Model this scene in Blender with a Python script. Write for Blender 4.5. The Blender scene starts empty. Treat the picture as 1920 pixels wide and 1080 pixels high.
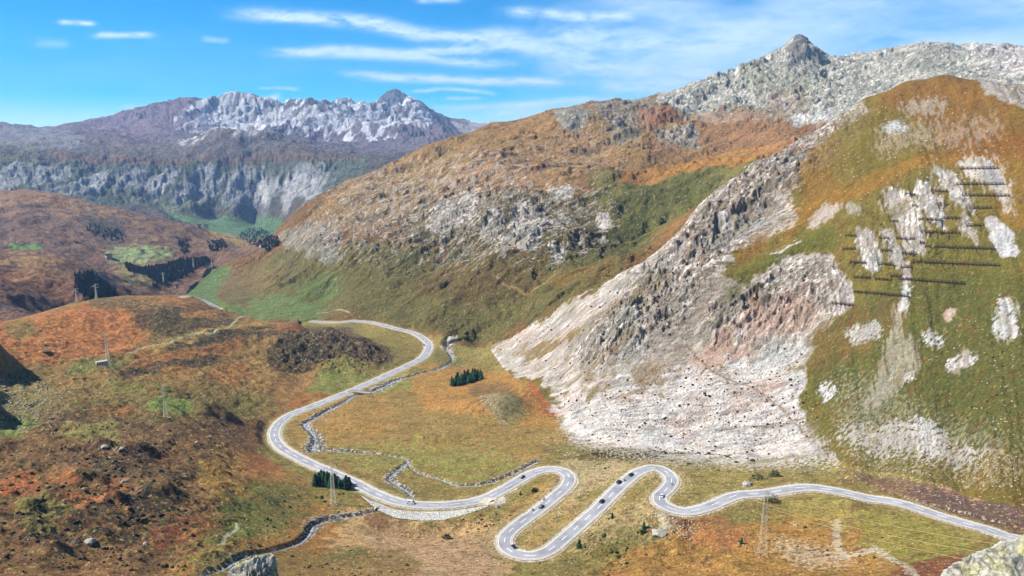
import bpy, math, random
import numpy as np
rad = math.radians
S = bpy.context.scene
COL = S.collection
# ------------------------------------------------------------------ camera, sky, sun, exposure
PITCH, F = rad(11.6), 1507.0
cam = bpy.data.cameras.new('camera'); cam_o = bpy.data.objects.new('camera', cam); COL.objects.link(cam_o)
cam.sensor_width = 36; cam.lens = 36 * F / 1920; cam.clip_start = 1; cam.clip_end = 120000
cam_o.location = (0, 0, 0); cam_o.rotation_euler = (math.pi/2 - PITCH, 0, 0); S.camera = cam_o
SUN = np.array([-.70, .04, .70]); SUN /= np.linalg.norm(SUN)
SEL, SAZ = math.asin(SUN[2]), math.atan2(SUN[0], SUN[1])
w = bpy.data.worlds.new('World'); S.world = w; w.use_nodes = True
nt = w.node_tree; bg = nt.nodes['Background']
sky = nt.nodes.new('ShaderNodeTexSky'); sky.sky_type = 'NISHITA'; sky.sun_disc = False
sky.sun_elevation = SEL; sky.sun_rotation = SAZ; sky.altitude = 2600; sky.air_density = .75; sky.dust_density = 0; sky.ozone_density = 6.0
hs = nt.nodes.new('ShaderNodeHueSaturation'); hs.inputs['Saturation'].default_value = 1.85; hs.inputs['Value'].default_value = .52; hs.inputs['Hue'].default_value = .487
nt.links.new(sky.outputs[0], hs.inputs['Color']); nt.links.new(hs.outputs[0], bg.inputs['Color'])
bg.inputs['Strength'].default_value = .15
sl = bpy.data.lights.new('sun', 'SUN'); sl.energy = 4.9; sl.angle = rad(.5); sl.color = (1, .95, .88)
so = bpy.data.objects.new('sun', sl); COL.objects.link(so)
from mathutils import Vector
so.rotation_euler = Vector(SUN).to_track_quat('Z', 'Y').to_euler()
S.view_settings.view_transform = 'Standard'; S.view_settings.look = 'None'; S.view_settings.gamma = 1
S.view_settings.exposure = 1.08
try:
    S.cycles.volume_bounces = 0; S.cycles.max_bounces = 4; S.cycles.transparent_max_bounces = 12
except Exception: pass
# ------------------------------------------------------------------ helpers
def ray(px, py):
    x = (np.asarray(px, float) - 960) / F; y = (np.asarray(py, float) - 540) / F
    Y = math.cos(PITCH) - math.sin(PITCH) * y; Z = -math.sin(PITCH) - math.cos(PITCH) * y
    h = np.hypot(x, Y)
    return np.arctan2(x, Y), Z / h
def proj(X, Y, Z):
    dep = Y * math.cos(PITCH) - Z * math.sin(PITCH); up = Y * math.sin(PITCH) + Z * math.cos(PITCH)
    return 960 + F * X / dep, 540 - F * up / dep
_r = np.random.RandomState(7); PERM = np.concatenate([_r.permutation(256)] * 2).astype(np.int32)
_a = np.arange(256) * 2 * math.pi / 256; GX = np.cos(_a).astype(np.float32)[PERM[:256]]; GY = np.sin(_a).astype(np.float32)[PERM[:256]]
def perlin(x, y, s=0):
    x = x.astype(np.float32) + np.float32(s * 17.31); y = y.astype(np.float32) + np.float32(s * 9.77)
    xi = np.floor(x); yi = np.floor(y); fx = x - xi; fy = y - yi
    xi = xi.astype(np.int32) & 255; yi = yi.astype(np.int32) & 255
    u = fx*fx*fx*(fx*(fx*6-15)+10); v = fy*fy*fy*(fy*(fy*6-15)+10)
    def g(ix, iy, dx, dy):
        h = PERM[(PERM[ix & 255] + iy) & 255]
        return GX[h]*dx + GY[h]*dy
    a = g(xi, yi, fx, fy); b = g(xi+1, yi, fx-1, fy); c = g(xi, yi+1, fx, fy-1); d = g(xi+1, yi+1, fx-1, fy-1)
    a += u*(b-a); c += u*(d-c); a += v*(c-a)
    return a * np.float32(1.45)
def fbm(x, y, o=4, s=0, gain=.5, ridged=False):
    t = np.zeros(x.shape, np.float32); am = 1.0; n = 0
    for k in range(o):
        p = perlin(x * 2.03**k, y * 2.03**k, s + k * 3)
        if ridged: p = 1 - 2.2*np.abs(p)
        t += am * p; n += am; am *= gain
    return t / n
def sm(a, b, x):
    t = np.clip((x - a) / (b - a), 0, 1); return t*t*(3-2*t)
# ------------------------------------------------------------------ control points of the relief  (px, py, distance or -height)
PT = []          # az, ln r, T
def pt(px, py, v):
    az, T = ray(px, py); d = v if v > 0 else v / T
    PT.append((float(az), math.log(d), float(T)))
def hid(px, d, z):
    az, _ = ray(px, 600); PT.append((float(az), math.log(d), z / d))
def curve(pts, step=30):
    for a, b in zip(pts[:-1], pts[1:]):
        da = a[2] if a[2] > 0 else a[2] / float(ray(a[0], a[1])[1]); db = b[2] if b[2] > 0 else b[2] / float(ray(b[0], b[1])[1])
        n = max(1, int(abs(b[0]-a[0]) / step))
        for k in range(n):
            t = k / n; pt(a[0]+(b[0]-a[0])*t, a[1]+(b[1]-a[1])*t, da+(db-da)*t)
    pt(*pts[-1])
for px in range(-500, 2500, 200):
    for d, z in ((25, -26), (60, -55), (120, -98), (200, -145), (280, -182 if 300 < px < 1600 else -165)): hid(px, d, z)
pts = '''0,1080,370 150,1080,366 300,1080,362 450,1080,362 600,1080,366 780,1080,370 960,1080,374 1150,1080,376 1300,1080,375 1450,1080,372 1600,1080,370 1750,1080,366 1919,1080,360
-250,1000,400 2150,1000,400 -250,800,560 -250,650,800 2200,850,480 2200,700,560
0,1000,-190 200,1000,-195 400,1000,-212 600,1000,-238 800,1000,-243 950,1020,-240 1100,1000,-237 1300,1000,-226 1500,1000,-215 1700,1020,-203 1880,1000,-196
0,900,-195 150,900,-200 300,920,-206 450,900,-228 600,900,-247 750,945,-247 900,935,-246 1000,890,-244 1070,890,-240 1180,885,-231 1260,890,-226 1225,935,-227 1300,955,-223 1430,920,-220 1600,930,-212 1750,965,-204 1910,1005,-196
0,850,-200 150,830,-208 300,830,-212 400,830,-232 500,820,-252 600,850,-253 700,860,-252 850,860,-252 950,840,-251 1050,830,-248 1200,845,-241 1400,850,-231 1500,860,-225 1650,890,-216 1800,930,-206 1919,965,-199
0,780,-205 150,760,-214 300,760,-220 420,760,-240 520,770,-256 600,760,-257 700,760,-257 850,780,-253 950,740,-249 1000,730,-250 1030,780,-251
0,700,-205 100,690,-212 250,700,-224 400,700,-238 520,710,-250 620,720,-256 700,700,-261 800,690,-261 870,680,-263 930,700,-256
810,650,-267 780,620,-269 700,605,-271 640,603,-272
560,700,-256 640,700,-258 720,690,-261 560,609,-243 620,613,-244 680,640,-250 730,668,-258 600,650,-246 640,670,-250
100,640,-203 200,620,-215 350,620,-226 250,660,-222 480,640,-240 450,680,-246
300,548,1690 370,530,-335 400,505,-350 450,540,-322 430,570,-300 500,590,-288 560,600,-279 480,520,-320
0,560,1250 0,520,1400 100,530,1420 200,556,1380 -200,560,1250 -200,470,1600
100,465,2200 200,478,2150 300,480,2100 400,480,2100 460,475,2200 0,466,2200 -200,466,2200
340,500,1950 340,520,1850 400,500,-338 460,500,1900 200,520,1800
0,420,2500 200,430,2500 350,450,2450 -200,420,2500
350,415,4200 430,420,4300 430,440,3700 520,440,3400 520,425,3800 470,455,3200
-200,300,5300 -200,370,4600 0,370,4550 100,375,4500 200,390,4500 300,400,4500 400,405,4600 480,412,4600 540,405,4400 600,380,4300 640,350,4300
-200,280,6200 0,280,6200 150,270,6500 300,275,6500 450,280,6500 600,285,6500 700,290,6200 800,290,6000
583,215,7600 620,260,7000 740,215,8500 700,240,7800 430,225,7900 480,235,7500 380,240,7500 800,250,7400 660,235,7700
600,560,1300 600,580,-281 500,540,1600 550,480,1750 600,450,1700 640,400,1850
700,560,1180 700,480,1380 700,400,1750 760,350,1950
800,600,1060 800,520,1200 800,440,1400 800,360,1800
900,640,960 900,600,1010 900,520,1120 900,440,1300 900,380,1550 900,300,1950
960,630,930 1000,590,960 1000,520,1080 1000,440,1250 1000,380,1450 1000,300,1950 1000,250,2200
1100,530,1020 1100,460,1180 1100,400,1350 1100,330,1750 1100,270,2150
1200,470,1150 1200,410,1320 1200,345,1560 1200,300,2000 1200,240,2350 1250,430,1220 1300,370,1420
1250,300,2050 1350,280,2100 1450,262,2100 1520,235,2150 1550,215,2200 1400,240,2300 1400,200,2550 1300,220,2450 1500,180,2600 1495,130,2850 1450,150,2800 1540,150,2850 1600,170,2600 1650,150,2800 1700,130,2800 1800,125,2800 1850,120,2800 1919,130,2600 2200,130,2600'''
for t in pts.split():
    a, b, c = map(float, t.split(',')); pt(a, b, c)
def C(s, step=30): curve([tuple(map(float, t.split(','))) for t in s.split()], step)
C('-200,640,850 0,605,950 60,590,1000 130,570,1050 180,560,1080 230,555,1100 290,556,1110 340,555,1120 370,560,1110 400,574,1090 440,588,1065 470,597,1050 520,606,1000')
C('0,474,1600 60,480,1600 120,492,1600 200,512,1600 260,532,1650', 40)
C('-200,352,2900 0,358,2900 60,358,2900 130,370,2900 200,388,2850 300,410,2800 360,425,2780 420,442,2750 480,463,2700 505,478,2500', 40)
C('-200,300,5200 0,300,5200 100,300,5100 200,300,5000 300,303,4950 400,304,4900 500,306,4900 600,312,4800 680,322,4700', 50)
FARC = '-200,240,8200 -60,238,8200 0,243,8300 30,247,8300 60,252,8300 95,253,8300 130,244,8400 165,237,8400 200,236,8400 230,226,8500 280,215,8500 320,203,8500 350,199,8500 400,197,8400 418,190,8300 430,184,8200 445,187,8200 470,195,8200 500,196,8200 520,206,8200 545,208,8200 568,211,8200 583,203,8000 600,210,8100 625,207,8400 640,205,8700 705,207,8800 715,192,8800 728,183,8800 740,178,8800 752,183,8800 770,196,8800 795,212,8700 815,234,8600 830,250,8500 845,264,8400'
C(FARC, 15)
C('835,240,10600 855,236,10600 880,238,10600 905,242,10500 935,236,10500 960,238,10500', 20)
RID = '500,473,1900 525,440,2000 545,418,2030 560,402,2050 580,385,2080 600,372,2100 640,350,2150 700,328,2150 730,312,2180 760,300,2200 800,280,2230 850,262,2250 890,252,2270 930,235,2300 1000,224,2350 1040,212,2380 1060,205,2400 1110,201,2450 1160,201,2500 1200,196,2560 1230,188,2600 1270,174,2700 1300,165,2750 1380,142,2850 1440,118,2950 1465,100,3000 1480,82,3020 1495,67,3030 1512,80,3030 1525,97,3050 1545,110,3080 1565,118,3100 1600,111,3200 1650,102,3200 1700,94,3200 1745,84,3150 1790,89,3150 1850,92,3100 1919,94,3000 2200,94,3000'
C(RID, 20)
C('1130,338,1580 1160,332,1600 1230,318,1640 1300,308,1680 1400,290,1680 1470,276,1650 1530,262,1600', 40)
# right-hand mountain: each column climbs from its foot at a given slope
EDGE = {}
def chain(px, fpy, z, steps):
    T = -float(ray(px, fpy)[1]); d = -z / T; zz = z; pt(px, fpy, z)
    for py, s in steps:
        T = -float(ray(px, py)[1]); K = -zz + s*d; d2 = K / (s + T); zz = -T*d2; d = d2
        pt(px, py, d)
    EDGE[px] = d
chain(930, 692, -262, [(660, .15)])
chain(1000, 738, -251, [(690, .2), (650, .22), (616, .22)])
chain(1050, 775, -250, [(720, .25), (650, .3), (588, .3)])
chain(1100, 812, -247, [(740, .28), (650, .34), (560, .38)])
chain(1180, 825, -243, [(740, .36), (650, .42), (560, .45), (510, .45)])
chain(1250, 832, -241, [(740, .4), (650, .47), (560, .5), (458, .5)])
chain(1310, 836, -238, [(740, .42), (650, .5), (560, .55), (470, .55), (390, .5)])
chain(1350, 838, -236, [(740, .44), (650, .5), (560, .6), (470, .55), (400, .5), (352, .5)])
chain(1420, 842, -233, [(740, .45), (650, .52), (560, .6), (470, .58), (390, .5), (304, .5)])
chain(1500, 850, -227, [(760, .45), (650, .55), (560, .65), (480, .62), (400, .5), (320, .48), (262, .45)])
chain(1560, 862, -222, [(760, .46), (650, .57), (560, .65), (480, .62), (400, .55), (320, .48), (226, .42)])
chain(1620, 880, -217, [(780, .48), (660, .57), (560, .65), (480, .62), (400, .58), (320, .5), (250, .45), (184, .4)])
chain(1700, 890, -210, [(790, .5), (680, .58), (560, .64), (460, .62), (360, .58), (300, .5), (230, .42), (153, .38)])
chain(1770, 905, -206, [(800, .52), (680, .58), (560, .62), (460, .62), (360, .6), (290, .55), (220, .42), (141, .38)])
chain(1840, 925, -202, [(810, .52), (680, .58), (560, .62), (460, .62), (360, .6), (290, .55), (220, .44), (150, .4)])
chain(1919, 950, -198, [(820, .52), (680, .58), (560, .62), (460, .62), (360, .6), (290, .55), (220, .45), (158, .42)])
chain(2150, 980, -195, [(820, .52), (680, .58), (560, .62), (460, .62), (360, .6), (290, .55), (220, .45), (158, .42)])
for px, d, z in ((0,1100,-242),(120,1200,-275),(230,1280,-300),(340,1300,-310),(420,1230,-305),(470,1170,-300),(520,1110,-289),(570,1010,-268),(630,1000,-268),(-200,1050,-240),
    (0,1750,-262),(120,1750,-278),(200,1720,-285),(-200,1750,-262),(0,3300,-330),(-200,3300,-330),(130,3300,-360),(200,3300,-400),(300,3250,-430),(400,3200,-440),(480,2950,-430),(510,2800,-420),
    (550,2700,-420),(600,2700,-380),(700,2800,-330),(800,2900,-260),(900,3000,-200),(1000,3100,-160),(1100,3200,-130),(1200,3300,-60),(1300,3500,0),(1400,3600,20),(1500,3700,40),(1600,4000,40),(1750,4000,60),(1919,4000,60),(2200,4000,60),
    (1200,1780,-140),(1300,1850,-125),(1400,1850,-105),(1500,1850,-95)): hid(px, d, z)
for px in range(-200, 2300, 150):
    f = float(np.interp(px, [0, 800, 900, 1000], [9600, 9600, 11600, 8000])); hid(px, f, -150 if px > 820 else -160); hid(px, 13500, -500)
for px, d in EDGE.items():
    if 1200 < px:
        T = float(ray(px, float(np.interp(px, [1250,1310,1350,1420,1500,1560,1620,1700,1770,1919], [458,390,352,304,262,226,184,153,141,158])))[1])
        az = float(ray(px, 300)[0])
        PT.append((az, math.log(d*1.03), T - .006)); PT.append((az, math.log(d*1.10), T - .035))
        if px > 1500: PT.append((az, math.log(d*1.35), T - .07)); PT.append((az, math.log(d*1.8), T - .05))
PT = np.array(PT); PTn = len(PT)
VS = .42; CK = .006
def base0(lr):        # plain falling valley profile the points are measured against
    r = np.exp(lr); return -np.interp(lr, np.log([25, 300, 600, 1100, 1700, 4300, 14000]), [26, 200, 245, 262, 300, 420, 420]) / r
U = np.stack([PT[:, 0], PT[:, 1]*VS], 1)
D = np.sqrt(((U[:, None]-U[None])**2).sum(-1) + CK**2)
n = PTn; A = np.zeros((n+3, n+3)); A[:n, :n] = D - np.eye(n)*2e-4; A[:n, n] = 1; A[:n, n+1:] = U; A[n, :n] = 1; A[n+1:, :n] = U.T
W = np.linalg.solve(A, np.concatenate([PT[:, 2] - base0(PT[:, 1]), np.zeros(3)]))
# ------------------------------------------------------------------ polar grid
NA = 1700; AZ = np.linspace(rad(-41), rad(41), NA)
LR = np.concatenate([np.linspace(math.log(25), math.log(260), 60, endpoint=False), np.linspace(math.log(260), math.log(1250), 1300, endpoint=False),
                     np.linspace(math.log(1250), math.log(3300), 460, endpoint=False), np.linspace(math.log(3300), math.log(13500), 360)])
NR = len(LR); R = np.exp(LR)
ca = np.linspace(AZ[0], AZ[-1], 330); cr = np.unique(np.concatenate([LR[::5], LR[-1:]]))
G = np.zeros((len(cr), len(ca)))
for i, v in enumerate(cr):
    d = np.sqrt((ca[:, None]-U[None, :, 0])**2 + (v*VS-U[None, :, 1])**2 + CK**2)
    G[i] = d @ W[:n] + W[n] + W[n+1]*ca + W[n+2]*v*VS
def upsample(G):
    ia = np.interp(AZ, ca, np.arange(len(ca))); a0 = np.minimum(ia.astype(int), len(ca)-2); fa = (ia-a0)[None]
    H = G[:, a0]*(1-fa) + G[:, a0+1]*fa
    ir = np.interp(LR, cr, np.arange(len(cr))); r0 = np.minimum(ir.astype(int), len(cr)-2); fr = (ir-r0)[:, None]
    return H[r0]*(1-fr) + H[r0+1]*fr
TB = upsample(G) + base0(LR)[:, None]
X = (R[:, None]*np.sin(AZ)[None]); Y = (R[:, None]*np.cos(AZ)[None]); Z = TB * R[:, None]
PX, PY = proj(X, Y, Z)
PX = PX.astype(np.float32); PY = PY.astype(np.float32)
def hit(px, py, Zg=None, rmin=250, rmax=13000):
    """first point of the relief on the line of sight through a point of the photograph"""
    Zg = Z if Zg is None else Zg
    az, T = ray(px, py); c = (float(az)-AZ[0])/(AZ[1]-AZ[0]); c0 = int(c); f = c-c0
    col = (Zg[:, c0]*(1-f)+Zg[:, c0+1]*f)/R - float(T)
    k = np.where((col[1:] >= 0) & (R[1:] > rmin) & (R[1:] < rmax))[0]
    k = int(k[0])+1 if len(k) else int(np.argmax(np.where((R > rmin) & (R < rmax), col, -9)))
    if col[k-1] < 0 <= col[k]: t = -col[k-1]/(col[k]-col[k-1])
    else: t = 1
    r = R[k-1]+(R[k]-R[k-1])*t
    return r*math.sin(az), r*math.cos(az), r*float(T)
def gz(x, y):
    r = math.hypot(x, y); a = math.atan2(x, y); c = (a-AZ[0])/(AZ[1]-AZ[0]); c0 = int(min(max(c, 0), NA-2)); f = c-c0
    k = float(np.interp(math.log(r), LR, np.arange(NR))); k0 = int(min(k, NR-2)); g = k-k0
    return float((Z[k0, c0]*(1-f)+Z[k0, c0+1]*f)*(1-g) + (Z[k0+1, c0]*(1-f)+Z[k0+1, c0+1]*f)*g)
def window(x, y, rd):
    r = math.hypot(x, y); a = math.atan2(x, y); da = rd/r
    i0, i1 = np.searchsorted(R, [r-rd, r+rd]); j0, j1 = np.searchsorted(AZ, [a-da, a+da])
    return slice(i0, i1), slice(j0, j1)
# ------------------------------------------------------------------ which landform each point belongs to
far_r = np.interp(PX[0*0+1000], [-300, 500, 520, 560, 640, 850, 900, 950, 965], [3120, 2950, 2760, 2600, 2600, 2700, 2900, 3200, 4600])
PXa = 960 + F*np.tan(AZ)/math.cos(PITCH)           # column -> nominal picture x
farr = np.interp(PXa, [-300, 490, 520, 560, 640, 850, 900, 950, 975], [3120, 2950, 2760, 2600, 2600, 2700, 2900, 3200, 4600])
ek = sorted(EDGE); edg = np.interp(PXa, ek, [EDGE[k] for k in ek])
edf = edg * np.interp(PXa, [1000, 1200, 1260], [1.01, 1.02, 1.1])
foot = np.interp(PX, [900, 925, 960, 1040, 1100, 1200, 1300, 1400, 1500, 1620, 1700, 1919, 2200], [640, 668, 705, 762, 812, 826, 836, 840, 850, 880, 892, 957, 1010])
ZN = np.zeros(PX.shape, np.int8)
RR = R[:, None]
crest = np.interp(PXa, [-200, 0, 130, 340, 520, 560], [900, 975, 1085, 1145, 1050, 1000])[None]
bound = np.interp(PX, [330, 395, 500, 530, 600], [570, 508, 470, 440, 380])   # meadow / spur line
ZN[(PX < 560) & (RR > crest)] = 3
rf = np.interp(PX, [330, 520, 560, 600, 700, 800, 850, 925], [640, 606, 604, 601, 601, 630, 648, 668])
ZN[(RR > crest) & (RR > 990) & (PX > 330) & (PY > bound) & ((PX < 545) | ((PY < rf) & (PX < 700)))] = 2
ZN[(PX > 520) & (PY < rf) & (RR > 1000) & (PX < 925)] = 2
ZN[(PX >= 640) & (PX < 1000) & (PY < rf) & (RR > 900)] = 2
ZN[(PX >= 925) & (RR > edf[None])] = 2
ZN[(PX > 500) & (RR > 1250)] = np.where((PX > 500) & (RR > 1250), np.where((PX < 520) & (PY < bound), 3, 2), 0)[(PX > 500) & (RR > 1250)]
ZN[(PX > 920) & (RR < edf[None]) & (PY < foot)] = 1
ZN[RR + 0*PX > farr[None]] = 4
# ------------------------------------------------------------------ raster of drawn regions
RW, RH, OX, OY = 1200, 640, -240, -100           # 2 px cells
IX = np.clip((PX-OX)/2, 0, RW-1.01).astype(np.float32); IY = np.clip((PY-OY)/2, 0, RH-1.01).astype(np.float32)
def blur(a, r):
    r = max(1, int(round(r/2)))
    for _ in range(2):
        for ax in (0, 1):
            p = np.pad(a, [(r+1, r) if k == ax else (0, 0) for k in (0, 1)], mode='edge'); c = np.cumsum(p, axis=ax)
            a = (np.take(c, np.arange(2*r+1, c.shape[ax]), ax) - np.take(c, np.arange(0, c.shape[ax]-2*r-1), ax)) / (2*r+1)
    return a
def raster(P, b=6, line=0):
    a = np.zeros((RH, RW), np.float32); P = np.array(P, float)
    q = np.stack([(P[:, 0]-OX)/2, (P[:, 1]-OY)/2], 1)
    x0, x1 = int(max(0, q[:, 0].min()-line-3)), int(min(RW, q[:, 0].max()+line+3)); y0, y1 = int(max(0, q[:, 1].min()-line-3)), int(min(RH, q[:, 1].max()+line+3))
    if x1 <= x0 or y1 <= y0: return a
    gx, gy = np.meshgrid(np.arange(x0, x1)+.5, np.arange(y0, y1)+.5)
    if line:
        m = np.full(gx.shape, 1e9)
        for (ax, ay), (bx, by) in zip(q[:-1], q[1:]):
            dx, dy = bx-ax, by-ay; t = np.clip(((gx-ax)*dx+(gy-ay)*dy)/(dx*dx+dy*dy+1e-9), 0, 1)
            m = np.minimum(m, np.hypot(gx-ax-t*dx, gy-ay-t*dy))
        a[y0:y1, x0:x1] = np.clip(line/2 - m + .5, 0, 1)
    else:
        ins = np.zeros(gx.shape, bool); n = len(q)
        for k in range(n):
            ax, ay = q[k]; bx, by = q[(k+1) % n]
            if ay != by: ins ^= ((ay > gy) != (by > gy)) & (gx < (bx-ax)*(gy-ay)/(by-ay)+ax)
        a[y0:y1, x0:x1] = ins
    if b > 0:
        m = int(b)+3; X0, X1, Y0, Y1 = max(0, x0-m), min(RW, x1+m), max(0, y0-m), min(RH, y1+m)
        a[Y0:Y1, X0:X1] = blur(a[Y0:Y1, X0:X1], b)
    return a
def sample(a, ix=None, iy=None):
    ix = IX if ix is None else ix; iy = IY if iy is None else iy
    return a[iy.astype(np.int32), ix.astype(np.int32)]
def PP(s): return [tuple(map(float, t.split(','))) for t in s.split()]
# ------------------------------------------------------------------ world-space noise fields
sc = np.array([1, 1, 1.7, 2.6, 7.5], np.float32)[ZN]
QX = (X/sc).astype(np.float32); QY = (Y/sc).astype(np.float32)
wx = fbm(QX/18, QY/18, 4, 91); wy = fbm(QX/18, QY/18, 4, 57)
# down-slope streak coordinates: on the left flank of the mountain the scree runs from right to left
c1, s1 = math.cos(rad(14)), math.sin(rad(14))
L1x = X*c1 - Y*s1; L1y = X*s1 + Y*c1             # x1 down the flank, y1 across
blendR = sm(1450, 1640, PX)                        # 1: the face turned to the camera
ar = (np.arctan2(X-60, Y+150) * 900).astype(np.float32); rr = np.hypot(X-60, Y+150).astype(np.float32)
def streak(a, b, s, o=4):
    l = fbm(L1y/a, L1x/b, o, s); r = fbm(ar/a, rr/b, o, s+11)
    return l*(1-blendR) + r*blendR
cr_a, cr_b = math.cos(rad(-27)), math.sin(rad(-27)); K1x = X*cr_a - Y*cr_b; K1y = X*cr_b + Y*cr_a      # dip of the rock ribs
def streakr(a, b, s, o=4):
    l = fbm(K1y/a+wx*.5, K1x/b+wy*.5, o, s, .55, True); r = fbm(ar/a+wx*.5, rr/b+wy*.5, o, s+11, .55, True)
    return l*(1-blendR) + r*blendR
NS = {}
NS['a'] = fbm(QX/30+wx*.5, QY/30+wy*.5, 5, 3)*1.5
NS['b'] = fbm(QX/9, QY/9, 4, 23)*1.5
NS['r'] = fbm(QX/13+wx*.3, QY/13, 4, 33, .6, True)*1.3
NS['c'] = fbm(QX/2.6, QY/2.6, 3, 43, .7)*1.6
_sk = streak(6, 60, 71)*1.6
c2, s2 = math.cos(rad(-33)), math.sin(rad(-33))    # fall line of the middle ridge
_k2x = (X*c2 - Y*s2); _k2y = (X*s2 + Y*c2)
_s2 = fbm(_k2y/11, _k2x/80, 4, 77)*1.6
_s4 = fbm(X/75+wx*.4, Y/420, 4, 79)*1.6
NS['s'] = np.where(ZN == 1, _sk, np.where(ZN == 4, _s4, np.where(ZN == 0, fbm(QX/26, QY/9, 4, 83)*1.5, _s2))).astype(np.float32)
_k5 = streak(2.6, 17, 171, 3)*1.5
_k6 = fbm(_k2y/5, _k2x/24, 3, 177)*1.6
NS['k'] = np.where(ZN == 1, _k5, np.where(ZN == 2, _k6, NS['c'])).astype(np.float32)
del _sk, _s2, _s4, _k2x, _k2y, _k5, _k6
# ------------------------------------------------------------------ relief detail
def region(zs, s, b=20): 
    return sample(raster(PP(s), b)) * np.isin(ZN, zs)
ROCK1 = [  # craggy parts of the mountain and the ridge: (zones, polygon)
 ([1], '1260,458 1310,390 1400,308 1500,262 1560,226 1620,205 1560,300 1480,360 1400,440 1330,520 1290,600 1200,660 1130,690 1050,690 1130,600'),
 ([1], '1400,540 1500,490 1570,480 1600,560 1560,600 1500,640 1420,660 1330,650 1300,600'),
 ([1], '1640,360 1700,340 1800,330 1840,420 1740,520 1640,560 1580,520 1570,440'),
 ([1], '1860,150 1930,150 1930,200 1880,190'),
 ([2], '520,450 560,405 640,400 700,420 860,360 1060,350 1100,400 1060,520 900,480 780,520 640,510 540,500'),
 ([2], '1230,185 1495,60 1640,100 1925,90 1925,150 1700,150 1600,200 1540,250 1400,240 1300,220'),
 ([2], '1060,200 1230,190 1330,230 1300,300 1180,300 1060,260')]
rock = np.zeros(PX.shape, np.float32)
for zs, s in ROCK1: rock = np.maximum(rock, region(zs, s, 24))
lefth = region([0], '-100,560 340,540 560,610 700,640 700,690 560,720 480,800 460,900 500,980 420,1100 -240,1100', 50)
darkk = region([0], '500,640 560,612 640,612 740,664 720,690 640,700 540,700', 10)
d0 = lefth*(fbm(X/75, Y/75, 5, 5, .5)*6 + fbm(X/30, Y/22, 4, 6, .5, True)*3.4 + fbm(X/12, Y/9, 3, 66, .55, True)*1.1) + fbm(X/40, Y/40, 5, 9)*1.2 + darkk*fbm(X/14, Y/14, 3, 15, .6, True)*4
valr = region([0], '1100,940 1220,930 1330,1000 1420,1000 1440,1090 900,1090 1000,1060 1090,1010', 30)
d0 += valr*fbm(X/22, Y/22, 4, 19, .5, True)*2.4
PKW = sm(1170, 1270, PX)
d1 = fbm(X/60, Y/60, 4, 8)*3.0 + rock*(streak(16, 48, 21, 5)*6 + streakr(44, 170, 67, 4)*13*(1-.75*blendR) + streakr(12, 44, 61, 4)*6*(1-.6*blendR) + fbm(X/9+wx, Y/9+wy, 4, 29, .6, True)*2.4) + (1-rock)*(streak(44, 260, 69, 3)*8 + streak(9, 90, 25, 3)*1.8+streakr(7, 70, 65, 3)*.9)
d2 = fbm(X/170, Y/170, 5, 12, .46)*26 + (.12+rock*.8)*(fbm(X/46+wx*.8, Y/46+wy*.8, 5, 31, .6, True)*8.5) + rock*fbm(X/16+wx, Y/16+wy, 4, 35, .6, True)*3.2 + rock*PKW*(fbm(X/120+wx*.5, Y/120+wy*.5, 3, 37, .45, True)*16+fbm(X/34+wx, Y/34, 3, 39, .5, True)*5) + fbm((X*s2+Y*c2)/78+wx*.4, (X*c2-Y*s2)/330, 3, 41, .42, True)*15
d3 = fbm(X/170, Y/170, 6, 14)*24 + fbm(X/80, Y/70, 5, 16, .5, True)*9
peaky = region([4], '180,226 300,205 430,180 740,175 850,240 850,290 640,280 400,280', 14)
d4 = fbm(X/1000, Y/1000, 5, 18, .46, True)*70 + fbm(X/260, Y/260, 4, 28, .5, True)*(30-12*peaky) 
cliff = region([4], '-240,300 500,300 700,310 640,350 540,400 420,405 300,400 100,400 -240,380', 14)
d4 = d4*(1-.5*cliff) + cliff*(fbm(X/120+wx*.9, Y/300, 5, 38, .55, True)*30 + fbm(X/70+wx*.5, Y/90, 5, 58, .6, True)*24)
peaky = region([4], '180,226 300,205 430,180 740,175 850,240 850,290 640,280 400,280', 14)
d4 += peaky*(fbm(X/480+wx*.8, Y/1100, 4, 68, .48, True)*80)
def gblur(a, r):      # box blur along the grid so that one landform's relief passes smoothly into the next
    for ax in (0, 1):
        q = np.pad(a, [(r+1, r) if k == ax else (0, 0) for k in (0, 1)], mode='edge'); c = np.cumsum(q, axis=ax, dtype=np.float64)
        a = ((np.take(c, np.arange(2*r+1, c.shape[ax]), ax) - np.take(c, np.arange(0, c.shape[ax]-2*r-1), ax)) / (2*r+1)).astype(np.float32)
    return a
disp = np.zeros(PX.shape, np.float32)
for k, d_ in enumerate((d0, d1, d2, d3, d4)): disp += gblur(gblur((ZN == k).astype(np.float32), 22), 14)*d_
flat4 = region([4], '300,404 420,410 560,406 560,450 440,470 330,430', 8); disp = disp*(1-.95*flat4)
mead = region([2], '250,548 400,500 470,520 520,560 640,590 560,604 400,590 340,560', 12); disp *= np.where(((ZN == 3) | (ZN == 2)) & (PX < 720), sm(1.0, 1.16, RR/crest), 1); disp *= np.where((ZN == 0) & (PX < 720), 1-sm(.94, 1.0, RR/crest), 1); disp *= (1-.85*mead); disp *= 1-.93*region([0, 2], '500,560 780,575 800,612 700,616 640,606 520,608', 16)
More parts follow.
